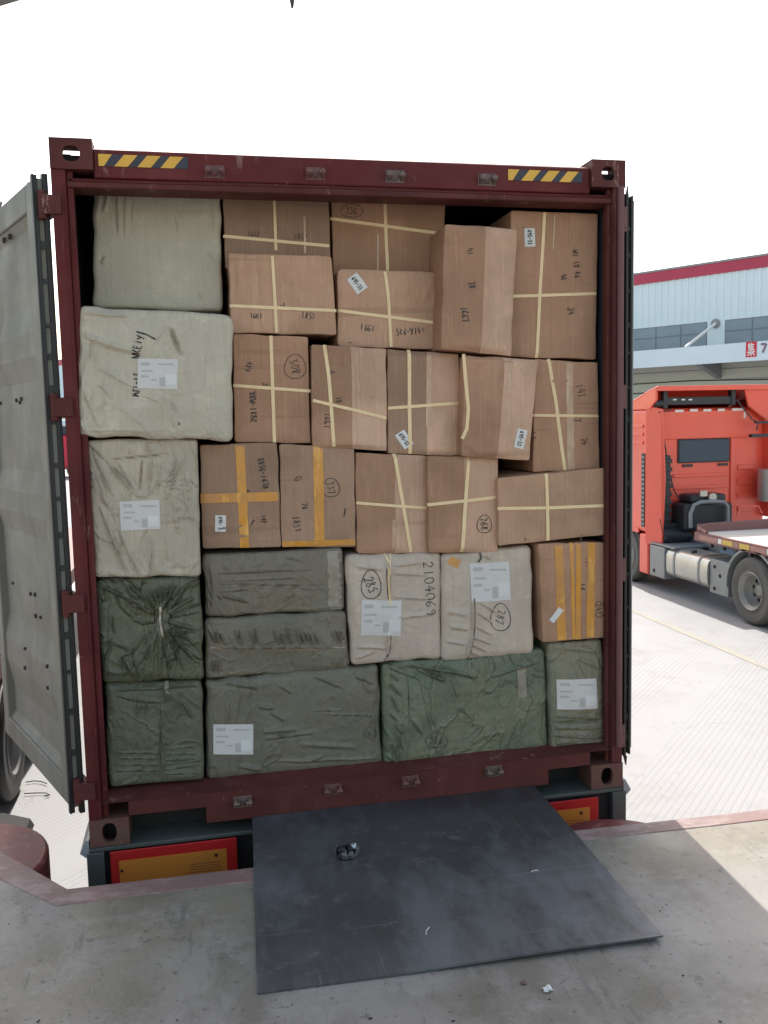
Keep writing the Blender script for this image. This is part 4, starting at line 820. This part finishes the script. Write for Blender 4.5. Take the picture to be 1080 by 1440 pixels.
for (dx, dy, a) in ((.038, -.004, .2), (.03, .016, 1.3), (.012, -.034, 4.7), (.03, -.026, 5.5), (-.012, -.034, 4.2), (-.038, .0, 3.1), (-.03, .012, 2.5)):
    q = Vector((P.x+dx, P.y+dy, .06)); t = Vector((-math.sin(a), math.cos(a), 0))*.014; o = Vector((math.cos(a), math.sin(a), 0))*.006
    fm.add([q-t, q+t, q+t*.6+o+Vector((0, 0, rs.uniform(.015, .045))), q-t*.7+o*2+Vector((0, 0, rs.uniform(.015, .04)))], [(0, 1, 2, 3)])
    fm.add([v+Vector((.001, .001, 0)) for v in (q-t, q+t, q+t*.6+o+Vector((0, 0, .03)), q-t*.7+o*2+Vector((0, 0, .03)))], [(3, 2, 1, 0)])
fm.build('foil_rim', M['foil'], w)
for i, (px, py, lab) in enumerate(((770, 1392, 'white paper scrap on the dock in front of the steel plate'), (737, 1382, 'small grey chip on the dock just left of the white paper scrap'))):
    P = onz(px, py, DZ+.002); blob('paper_scrap', (P.x, P.y, DZ+.001), .016 if i == 0 else .010, M['paper'] if i == 0 else M['lug_grey'], lab, 'litter', 20+i, .3, .5, None, 4)
for px, py, ang, ln, lab in ((602, 1309, 60, .045, 'thin curled white fibre lying near the middle of the steel plate'), (752, 1225, 5, .03, 'thin straight white fibre on the right side of the steel plate')):
    P = onz(px, py, .062); d = Vector((math.cos(R(ang)), math.sin(R(ang)), 0)); q = Vector((-d.y, d.x, 0))
    tag(MB().tube([P-d*ln/2, P-d*ln*.1+q*.006, P+d*ln/2+q*.002], .0014, 6).build('white_fibre', M['white']), lab, 'litter')
# scuffs on the dock: small debris
rs = random.Random(9); db = MB()
for k in range(70):
    px, py = rs.gauss(890, 40), rs.gauss(1270, 45)
    if k > 40: px, py = rs.uniform(0, 1080), rs.uniform(1290, 1440)
    P = onz(px, py, DZ+.001)
    if P.y > -.6 or (-.62 < P.x < .8 and P.y > -1.33): continue
    a = rs.uniform(0, 6.28); l = rs.uniform(.0015, .006); d = Vector((math.cos(a), math.sin(a), 0))*l; q = Vector((-d.y, d.x, 0))*.35
    db.obox(P-d, d*2, q*1.6, (0, 0, .002))
tag(db.build('dock_grit', M['hole']), 'scattered dark crumbs of grit on the concrete dock', 'grit', None, 'stuff')

# ================================================================== TRUCK on the right
TX = 7.43; TW = 2.46; X1 = TX+TW
tk = empty('semi_truck', (TX+TW/2, 10.5, GZ), 'red tractor truck parked at the right with its cab facing away', 'truck')
cb = MB().box(TX+.02, X1-.02, 11.22, 13.35, -.42, 1.87); cb.build('cab', M['truck'], tk, bevel=.07, seg=4)
YB = 11.22
# rear wall relief: upper panel, lower ribs, corner columns
rl = MB(); rl.box(7.62, 9.78, YB-.03, YB, 1.30, 1.82); rl.build('upper_panel', M['truck'], tk, bevel=.02)
rl = MB()
for z in (.62, .40, .18): rl.box(7.95, 9.05, YB-.022, YB, z-.035, z+.035)
for z in (.74, .46, .20, -.05): rl.box(9.28, 9.62, YB-.022, YB, z-.05, z+.05)
rl.box(9.12, 9.22, YB-.035, YB, -.3, 1.3); rl.build('pressed_rib', M['truck'], tk, bevel=.012)
x0, x1 = ony(956, 600, YB-.03).x, ony(1025, 600, YB-.03).x; z1, z0 = ony(990, 619, YB).z, ony(990, 648, YB).z
w = MB().box(x0-.03, x1+.03, YB-.028, YB-.001, z0-.03, z1+.03).build('rear_window', M['truck_dark'], tk, bevel=.012)
MB().box(x0, x1, YB-.034, YB-.028, z0, z1).build('pane', M['glass'], w)
for xa in (ony(967, 600, YB).x, ony(1017, 600, YB).x): MB().box(xa-.1, xa+.1, YB-.03, YB-.005, z0-.10, z0-.055).build('air_vent', M['truck_dark'], tk)
for px0, px1, py in ((950,962,578),(971,982,577),(990,1001,577),(1010,1020,576.5),(1030,1046,576)):
    a, b = ony(px0, py, YB-.05), ony(px1, py, YB-.05); MB().box(a.x, b.x, YB-.034, YB-.03, a.z-.022, a.z+.022).build('white_marker', M['white'], tk)
a = ony(1048, 583, YB-.05); MB().box(a.x-.02, a.x+.02, YB-.034, YB-.03, a.z-.06, a.z+.05).build('white_marker', M['white'], tk)
# roof deflector: hollow at the back
ZT = 2.22
df = MB()
for xa in (TX+.01, X1-.05): df.prism([(xa, 10.95, ZT), (xa, 10.95, 2.02), (xa, 11.2, 1.86), (xa, 12.4, 1.86), (xa, 11.6, 2.05), (xa, 11.2, 2.18)], (.04, 0, 0))
df.prism([(TX+.01, 10.92, ZT+.0), (TX+.01, 10.92, ZT+.045), (TX+.01, 11.2, 2.21), (TX+.01, 11.65, 2.08), (TX+.01, 12.6, 1.87), (TX+.01, 12.4, 1.86), (TX+.01, 11.6, 2.05), (TX+.01, 11.2, 2.18)], (TW-.02, 0, 0))
df.prism([(TX+.02, 10.90, ZT-.04), (TX+.02, 10.90, ZT+.05), (TX+.02, 10.96, ZT+.05), (TX+.02, 10.96, ZT-.04)], (TW-.04, 0, 0))
df.build('roof_deflector', M['truck'], tk, bevel=.01)
rw = MB(); rw.prism([(9.35, 11.0, 1.88), (9.25, 11.0, ZT-.03), (X1-.06, 10.98, ZT-.03), (X1-.06, 10.98, 1.55), (9.75, 11.05, 1.6)], (0, .06, 0)); rw.build('deflector_cheek', M['truck'], tk, bevel=.01)
b = MB(); p0, p1 = ony(935, 564, 11.1), ony(1028, 560, 11.1); b.box(p0.x, p1.x, 11.06, 11.14, p0.z-.075, p0.z+.07); b.box(p0.x-.06, p0.x+.03, 11.04, 11.16, p0.z-.14, p0.z+.2); b.box(p1.x-.03, p1.x+.06, 11.04, 11.16, p0.z-.10, p0.z+.24)
b.cyl((p0.x-.22, 11.1, p0.z-.04), (p0.x, 11.1, p0.z-.04), .07, n=14); b.build('deflector_frame', M['truck_dark'], tk, bevel=.01)
b = MB()
for px in (949, 961, 971): q = ony(px, 562, 11.05); b.box(q.x-.035, q.x+.035, 11.05, 11.058, q.z-.012, q.z+.012)
b.build('frame_marker', M['white'], tk)
MB().prism([(9.80, 11.0, -.2), (10.25, 11.0, -.2), (10.25, 11.0, 1.6), (10.05, 11.0, 1.95), (9.80, 11.0, 1.95)], (0, .3, 0)).build('side_fairing', M['truck'], tk, bevel=.02)
# side fairing and side of cab
sf = MB().prism([(TX, 11.28, -.62), (TX+.10, 10.86, -.60), (TX+.14, 10.86, .6), (TX+.10, 10.9, 1.86), (TX, 11.30, 1.93)], (.035, 0, 0)); sf.build('side_fairing', M['truck'], tk, bevel=.01)
sd_ = MB()
for z in (1.25, 1.40, 1.55): sd_.box(TX+.0, TX+.03, 11.4, 13.2, z-.03, z+.03)
sd_.box(TX+.0, TX+.03, 11.55, 13.3, -.45, -.36); sd_.build('side_trim', M['truck'], tk, bevel=.01)
MB().box(TX+.008, TX+.03, 11.34, 11.46, -.32, 1.05).build('side_grille', M['truck_dark'], tk)
gb = MB()
for k in range(16): gb.box(TX+.002, TX+.02, 11.345, 11.455, -.28+k*.083, -.25+k*.083)
gb.build('grille_slat', M['grey_steel'], tk)
# skirt and front mudguard
MB().box(TX+.02, TX+.3, 11.22, 11.55, -1.2, -.45).build('lower_skirt', M['truck'], tk, bevel=.03)
fg = MB(); pts = []
for k in range(13): a = math.pi*k/12; pts.append((math.cos(a)*.62, math.sin(a)*.62))
fg.prism([(TX+.03, 12.05+p*1., GZ+.52+q) for p, q in pts]+[(TX+.03, 12.05+p*.93, GZ+.52+q*.93) for p, q in reversed(pts)], (.35, 0, 0)); fg.build('front_mudguard', M['truck_dark'], tk)
MB().box(TX+.03, X1-.03, 12.7, 13.35, -1.2, -.42).build('front_bumper', M['truck'], tk, bevel=.05)
# black air intake stack behind the fairing
it = MB(); i0, i1 = ony(927, 600, 11.1).x, ony(937, 600, 11.1).x
it.box(i0, i1+.03, 10.98, YB-.01, -.38, 1.02)
for k in range(9): it.box(i0-.015, i1+.05, 10.955, YB-.005, -.32+k*.15, -.25+k*.15)
it.box(i0, i1+.16, 10.95, YB-.02, -.45, -.22); it.build('intake_stack', M['truck_dark'], tk, bevel=.008)
af = MB(); q0 = ony(930, 753, 10.95); q1 = ony(968, 753, 10.95); af.cyl((q0.x, 10.95, q0.z), (q1.x, 10.95, q1.z), .15, n=22); af.build('air_filter', M['truck_dark'], tk, bevel=.03)
# hoses
hs = None; P3 = [ony(*p, 11.05) for p in ((926,588),(929,600),(935,625),(940,660),(948,690),(957,704))]; MB().tube(P3, .012, 6).build('air_hose', M['truck_dark'], tk)
P3 = [ony(*p, 10.98) for p in ((1036,563),(1046,575),(1058,590),(1066,594),(1064,605))]; MB().tube(P3, .012, 6).build('air_hose', M['truck_dark'], tk); P3 = [ony(*p, 10.95) for p in ((926,580),(938,578),(944,575))]; MB().tube(P3, .012, 6).build('air_hose', M['truck_dark'], tk)
P3 = [ony(*p, 10.8) for p in ((928,730),(932,748),(940,760),(950,765))]; MB().tube(P3, .008, 6).build('air_hose', M['truck_dark'], tk)
# black engine hump and grey hoop behind the cab
eh = MB(); a, b = ony(955, 745, 10.9), ony(1022, 705, 10.9); eh.box(a.x, b.x, 10.7, YB-.01, a.z, b.z); eh.box(a.x+.15, b.x-.1, 10.75, YB-.02, b.z, b.z+.16); eh.build('engine_cover', M['truck_dark'], tk, bevel=.05)
hp = MB().tube([ony(*p, 10.6) for p in ((971,742),(971,722),(976,710),(985,706),(1005,705),(1018,706),(1023,712),(1023,736))], .035, 8); hp.build('grey_hoop', M['grey_steel'], tk, smooth=40)
lp = MB(); q = ony(1001, 699, 10.7); lp.cyl((q.x, 10.66, q.z), (q.x, 10.72, q.z), .075, n=16); q = ony(989, 694, 10.7); lp.box(q.x-.07, q.x+.07, 10.68, 10.72, q.z-.05, q.z+.05); lp.build('work_lamp', M['silver'], tk)
r2 = MB().tube([ony(*p, 10.7) for p in ((1037,725),(1040,713),(1050,711),(1066,712),(1071,722))], .02, 8); r2.build('grab_rail', M['truck'], tk)
ex = MB(); q0, q1 = ony(1073, 704, 10.9), ony(1073, 660, 10.9); ex.cyl((q0.x+.08, 10.85, q0.z), (q0.x+.08, 10.85, q1.z), .2, n=24); ex.build('exhaust_stack', M['silver'], tk, smooth=40)
mk_ = MB(); q0, q1 = ony(1053, 612, 10.9), ony(1078, 614, 10.9); mk_.box(q0.x, q1.x+.2, 10.8, 10.9, q0.z-.04, q0.z+.02); q0 = ony(1064, 594, 10.9); mk_.box(q0.x-.05, q0.x+.3, 10.85, 10.9, q0.z-.02, q0.z+.02); mk_.build('rear_bracket', M['truck_dark'], tk)
# chassis
MB().box(8.12, 8.24, 7.0, 12.8, -.78, -.46).build('chassis_rail', M['grey_steel'], tk)
MB().box(9.08, 9.20, 7.0, 12.8, -.78, -.46).build('chassis_rail', M['grey_steel'], tk)
MB().box(TX+.02, 8.1, 10.62, 11.15, -1.19, -.62).build('battery_box', M['grey_steel'], tk, bevel=.02)
MB().box(TX+.03, X1-.03, 10.3, 11.15, -.6, -.57).build('catwalk', M['grey_steel'], tk)
nt = 20; prof = []
for k in range(nt):
    a = 2*math.pi*k/nt; ca, sa = math.cos(a), math.sin(a); prof.append((7.76+.31*math.copysign(abs(ca)**.5, ca), -.865+.262*math.copysign(abs(sa)**.5, sa)))
tkf = MB().prism([(x, 9.26, z) for x, z in prof], (0, 1.30, 0)).build('fuel_tank', M['silver'], tk, smooth=40)
for yy in (9.50, 10.28):
    p2 = [(7.76+(x-7.76)*1.03, -.865+(z+.865)*1.04) for x, z in prof]; MB().prism([(x, yy, z) for x, z in p2], (0, .05, 0)).build('tank_band', M['grey_steel'], tkf, smooth=40)
MB().cyl((7.6, 9.9, -.62), (7.6, 9.9, -.57), .05, n=14).build('filler_cap', M['truck_dark'], tkf)
MB().cyl((TX+.012, 10.98, -1.08), (TX+.03, 10.98, -1.08), .035, n=12).build('box_plug', M['hole'], tk)
MB().box(TX+.06, 8.1, 8.72, 9.24, -1.16, -.60).build('side_plate', M['grey_steel'], tk, bevel=.01)
for (yy, zz) in ((9.1, -.72), (8.95, -.85), (9.1, -1.08)): MB().cyl((TX+.05, yy, zz), (TX+.07, yy, zz), .03, n=8).build('plate_bolt', M['hole'], tk)
MB().box(TX+.7, 9.2, 7.6, 9.1, -.46, -.36).build('fifth_wheel', M['truck_dark'], tk)
bl = MB(); q0, q1 = ony(1006, 762, 9.2), ony(1040, 772, 9.2); bl.box(7.7, 8.6, 8.9, 9.3, -.52, -.43); bl.build('blue_box', plain('blue steel', (.10, .22, .42), .5), tk)
for s, xx in ((-1, TX), (1, X1)):
    dual_wheel(tk, xx, 8.06, GZ+.52, s, hub='rear'); dual_wheel(tk, xx+(.03 if s < 0 else -.03), 12.05, GZ+.52, s, hub='front')
    mg = MB(); pts = [(math.cos(R(a))*.66, math.sin(R(a))*.62) for a in range(-8, 189, 14)]
    xa = xx if s < 0 else xx-.6
    mg.prism([(xa, 8.06+p, GZ+.55+q) for p, q in pts]+[(xa, 8.06+p*.94, GZ+.55+q*.94) for p, q in reversed(pts)], (.6, 0, 0)); mg.build('rear_mudguard', M['grey_steel'], tk, smooth=30)
# ---- flatbed trailer coupled behind
fb = empty('flatbed_trailer', (TX+TW/2, 3, GZ), 'empty flatbed trailer with sandy deck and reflective side strip behind the red truck', 'trailer')
MB().box(TX+.02, X1-.02, -4, 9.60, -.30, -.215).build('deck', M['deck'], fb)
MB().box(TX, TX+.06, -4, 9.62, -.345, -.205).build('side_rail', M['rail'], fb); MB().box(X1-.06, X1, -4, 9.62, -.345, -.205).build('side_rail', M['rail'], fb)
fr = MB().tube([(TX+.03, 9.3, -.19), (TX+.06, 9.58, -.14), (TX+.25, 9.63, -.10), (X1-.2, 9.63, -.06), (X1-.03, 9.5, -.12)], .03, 8); fr.box(TX+.06, X1-.06, 9.6, 9.64, -.3, -.08); fr.build('front_rim', M['rail'], fb)
rs = random.Random(2); seqs = [('fadedtape', .55), ('white', .12), ('yelltape', .3), ('fadedtape', .15), ('yelltape', .28), ('fadedtape', .4), ('white', .2), ('fadedtape', .5)]
y = 9.5; k = 0
while y > 5.5:
    nm, l = seqs[k % 8]; MB().box(TX-.004, TX, y-l, y-.02, -.315, -.235).build('reflector', M[nm], fb); y -= l; k += 1
MB().box(8.15, 8.3, -4, 9.2, -.42, -.302).build('chassis_rail', M['truck_dark'], fb); MB().box(9.05, 9.2, -4, 9.2, -.42, -.302).build('chassis_rail', M['truck_dark'], fb)
b = MB()
for k in range(14): b.box(TX+.05, TX+.1, 9.2-k*.35, 9.26-k*.35, -.42, -.345)
b.build('lashing_hook', M['truck_dark'], fb)
for yy in (-.6, -1.9, -3.2):
    for s, xx in ((-1, TX), (1, X1)): dual_wheel(fb, xx, yy, GZ+.52, s, hub='rear')

# ================================================================== WAREHOUSE in the back
B0 = Vector((27.55, 52.7-3.79+0, 0)); B0 = Vector((CX+.523*52.7, CY+52.7, 0)); AL = Vector((.53, -.85, 0)).normalized(); NO = Vector((AL.y, -AL.x, 0))
if NO.dot(C0-B0) < 0: NO = -NO
bd = empty('warehouse', (B0.x, B0.y, GZ), 'long pale blue warehouse with crimson roof trim and canopy behind the red truck', 'warehouse')
def bp(a, n, z): return B0+AL*a+NO*n+Vector((0, 0, z))
def bbox(mb, a0, a1, n0, n1, z0, z1): return mb.obox(bp(a0, n0, z0), AL*(a1-a0), NO*(n1-n0), Vector((0, 0, z1-z0)))
def pz_(px, py, n=0): P = onplane(px, py, B0+NO*n, NO); return (P-B0).dot(AL), P.z
zt = pz_(890.6, 385.2)[1]; A0, A1 = -90, 40
m_ = MB(); n_ = 0; a = A0    # ribbed cladding
pts = []
while a < A1: pts += [(a, 0), (a+.22, 0), (a+.26, .05), (a+.40, .05), (a+.44, 0)]; a += .44
zw1 = pz_(890.6, 463)[1]; zw0 = pz_(890.6, 493.5)[1]; zc = pz_(1079, 358)[1]
def sheet(z0, z1, mat, name):
    N = len(pts); vs = [bp(q, d, z0) for q, d in pts]+[bp(q, d, z1) for q, d in pts]; f = [(i, i+1, N+i+1, N+i) for i in range(N-1)]; mk(name, vs, f, mat, bd)
sheet(zw1+.05, zt-.55, M['clad'], 'cladding'); 
m_ = MB(); bbox(m_, A0, A1, -14, -.02, GZ, zt-.3); m_.build('wall', M['clad'], bd)
m_ = MB(); bbox(m_, A0, A1, -.1, .12, zt-.72, zt-.10); m_.build('roof_trim', M['crimson'], bd); m_ = MB(); bbox(m_, A0, A1, -.2, .16, zt-.10, zt+.02); m_.build('roof_capping', M['capgrey'], bd)
# window bands
a_end = pz_(995, 460)[0]; a_beg = pz_(1020, 455)[0]
wl = a_end+22*1.2; 
for (w0, w1) in ((a_end-13.2, a_end), (a_beg, a_beg+13.2), (a_end-13.2-15.6, a_end-15.6), (a_end-13.2-31.2, a_end-31.2), (a_end-13.2-46.8, a_end-46.8), (a_end-13.2-62.4, a_end-62.4)):
    f_ = MB(); n = 8; st = (w1-w0)/n; bbox(f_, w0, w1, .0, .06, zw0-.1, zw1)
    fo = f_.build('window', M['winframe'], bd); g_ = MB()
    for i in range(n):
        for (q0, q1) in ((zw0-.04, (zw0+zw1)/2-.04), ((zw0+zw1)/2+.04, zw1-.07)): bbox(g_, w0+i*st+.05, w0+(i+1)*st-.05, .06, .075, q0, q1)
    g_.build('pane', M['winglass'], fo)
m_ = MB(); bbox(m_, A0, A1, -.02, .05, zw0-.6, zw1+.06); m_.build('window_band', M['clad'], bd)
# canopy
CN = 3.0
f1 = pz_(890.6, 494, CN)[1]; f0 = pz_(890.6, 518.2, CN)[1]
m_ = MB(); bbox(m_, A0, A1, CN-.15, CN, f0, f1); m_.build('canopy_fascia', M['fascia'], bd)
m_ = MB(); bbox(m_, A0, A1, .05, CN-.15, f0+.25, f0+.35); m_.build('canopy_deck', M['capgrey'], bd)
m_ = MB(); bbox(m_, A0, A1, .0, .06, GZ, f0+.25); m_.build('lower_wall', M['lowwall'], bd)
m_ = MB(); z = GZ+.8
while z < f0: bbox(m_, A0, A1, .06, .085, z, z+.05); z += .62
m_.build('wall_joint', M['capgrey'], bd)
ab = pz_(1002, 525, .5)[0]
for da in (-45, -30, -15, 0, 15):
    m_ = MB(); m_.prism([bp(ab+da, .06, f0+.24), bp(ab+da, CN-.16, f0+.24), bp(ab+da, CN-.16, f0+.05), bp(ab+da, .06, f0-.75)], AL*.35); m_.build('canopy_bracket', M['capgrey'], bd)
    m_ = MB(); p0 = pz_(1006, 455, .1); m_.cyl(bp(p0[0]+da, .08, p0[1]), bp(p0[0]+da-.4, CN-.1, f1), .09, n=10); m_.build('tie_rod', M['white'], bd)
    m_ = MB(); m_.cyl(bp(p0[0]+da, .05, p0[1]), bp(p0[0]+da, .12, p0[1]), .28, n=14); m_.build('rod_plate', M['capgrey'], bd)
wr = MB()
for (pa, dz) in ((-.3, -.9), (.0, -1.5)):
    pts2 = [bp(-60+i*4, .12, f0+dz+.12*math.sin(i*1.3)) for i in range(24)]; wr.tube(pts2, .03, 5)
wr.build('wall_cable', M['truck_dark'], bd)
# sign: red square with a character, then a 7
s0, s1 = pz_(1049, 490, CN+.01), pz_(1064, 490, CN+.01); zz1 = pz_(1056, 480.5, CN+.01)[1]; zz0 = pz_(1056, 502, CN+.01)[1]
sg = MB(); bbox(sg, s0[0], s1[0], CN+.002, CN+.03, zz0, zz1); sgo = sg.build('sign_square', M['signred'], bd)
ck = MB(); W_ = s1[0]-s0[0]; H_ = zz1-zz0
def stroke(mb, x0, y0, x1, y1, w, s0a, W_, zb, H_, n):
    P, Q = bp(s0a+x0*W_, n, zb+y0*H_), bp(s0a+x1*W_, n, zb+y1*H_); d = (Q-P).normalized(); up = d.cross(NO)*w; mb.obox(P-up/2, Q-P, up, NO*.012)
for q in ((.36,.9,.22,.72),(.3,.78,.3,.42),(.52,.92,.58,.82),(.3,.79,.78,.79),(.3,.67,.74,.67),(.3,.56,.74,.56),(.28,.45,.82,.45),(.54,.8,.54,.45),(.14,.32,.88,.32),(.51,.45,.51,.08),(.48,.32,.18,.1),(.54,.32,.86,.1)): stroke(ck, *q, .055, s0[0], W_, zz0, H_, CN+.032)
ck.build('sign_character', M['white'], sgo)
s7 = pz_(1070, 490, CN)[0]; s7b = pz_(1077.5, 490, CN)[0]; n7 = MB()
stroke(n7, 0, 1, 1, 1, .12, s7, s7b-s7, zz0+.22*H_, .56*H_, CN+.004); stroke(n7, 1, 1, .35, 0, .12, s7, s7b-s7, zz0+.22*H_, .56*H_, CN+.006); n7.build('sign_number', plain('sign purple grey', (.22, .14, .20), .5), bd)

# ================================================================== THINGS seen through the gaps on the left
nb = empty('neighbour_trailer', (-3.6, 6, GZ), 'low trailer with dusty wheels parked beside the open left door', 'trailer')
MB().box(-4.8, -2.37, 2.6, 14, -.30, -.12).build('deck', M['rail'], nb)
MB().box(-4.1, -3.0, 2.6, 14, -.6, -.30).build('chassis_rail', M['trailer'], nb)
for yy in (4.25, 5.6, 6.95):
    for s, xx in ((-1, -4.8), (1, -2.36)): dual_wheel(nb, xx, yy, GZ+.52, s, hub='rear', tm='rubber', rm='grey_steel')
    mg = MB(); pts3 = [(math.cos(R(a))*.62, math.sin(R(a))*.60) for a in range(20, 161, 14)]
    mg.prism([(-2.95, yy+p, GZ+.53+q) for p, q in pts3]+[(-2.95, yy+p*.95, GZ+.53+q*.95) for p, q in reversed(pts3)], (.58, 0, 0)); mg.build('mudguard', M['silver'], nb, smooth=30)
tk2 = MB().box(-2.9, -2.37, 4.0, 6.6, -.11, 1.0).build('white_locker', M['fascia'], nb, bevel=.02)
pA, pB = onz(2, 1180, GZ), onz(44, 1172, GZ); ck_ = MB().prism([(pA.x-.1, pA.y, GZ), (pB.x, pA.y, GZ), (pB.x-.03, pA.y, GZ+.06), (pA.x-.1, pA.y, GZ+.16)], (0, .2, 0)).build('wheel_chock', M['hole'], None, bevel=.005)
tag(ck_, 'grey steel wheel chock on the ground behind the dark neighbouring wheel', 'wheel chock')
# far red lorry
v = onz(92, 672, GZ); fl = empty('red_lorry', (v.x-3, v.y, GZ), 'red lorry with dark window band far away between the left door and the container', 'lorry')
MB().box(v.x-8, v.x+2.2, v.y, v.y+2.4, GZ+.55, GZ+2.75).build('body', M['signred'], fl, bevel=.1); MB().box(v.x-7.9, v.x+2.1, v.y-.03, v.y+2.43, GZ+2.75, GZ+3.3).build('window_band', M['navy'], fl, bevel=.05)
MB().box(v.x-8, v.x+2.2, v.y, v.y+2.4, GZ+3.3, GZ+3.75).build('roof', M['fascia'], fl, bevel=.1)
for dx in (-6, -4.5, .6):
    b = MB().cyl((v.x+dx, v.y-.05, GZ+.5), (v.x+dx, v.y+.3, GZ+.5), .5, n=20); b.build('wheel', M['tyre'], fl)
hz = MB(); pts4 = [onz(*p, GZ+.02) for p in ((36,1100),(48,1098),(58,1099),(66,1102))]; hz.tube(pts4, .005, 6); pts4 = [onz(*p, GZ+.02) for p in ((34,1116),(50,1115),(64,1115),(70,1118),(62,1119))]; hz.tube(pts4, .005, 6)
tag(hz.build('rubber_hose', M['truck_dark'], None), 'thin dark hose lying on the bright yard below the open left door', 'hose')

# ================================================================== canopy over the dock (only its knee brace and a cable end reach the picture)
cn = empty('dock_canopy', (-2.9, -2, DZ), 'steel canopy frame over the dock, only its knee brace showing at the top left', 'canopy')
P0, P1 = ony(40, -3, -1.0), ony(0, 9, -1.0); d = (P0-P1).normalized()
a = MB(); q0 = P1-d*1.6; q1 = P0+d*.95; a.obox(q0, q1-q0, (0, -.08, 0), (0, 0, .08)); a.build('knee_brace', M['canopy'], cn)
MB().box(q0.x-.12, q0.x+.03, -1.12, -.97, DZ, 3.6).build('column', M['canopy'], cn, bevel=.005)
MB().box(-3.2, 3.5, -1.12, -.97, 3.55, 3.72).build('edge_beam', M['canopy'], cn); MB().box(-3.2, 3.5, -1.5, -.95, 3.722, 3.735).build('roof_sheet', M['canopy'], cn)
MB().box(3.35, 3.5, -1.12, -.97, DZ, 3.55).build('column', M['canopy'], cn, bevel=.005)
c0 = ony(411, 11, -1.0); a = MB(); a.cyl((c0.x, -1.0, c0.z+.02), (c0.x, -1.0, 3.55), .006, n=8); a.cyl((c0.x, -1.0, c0.z), (c0.x, -1.0, c0.z+.035), .004, .010, n=8)
tag(a.build('hanging_cable', M['truck_dark']), 'short black cable end hanging from the canopy above the container', 'cable')
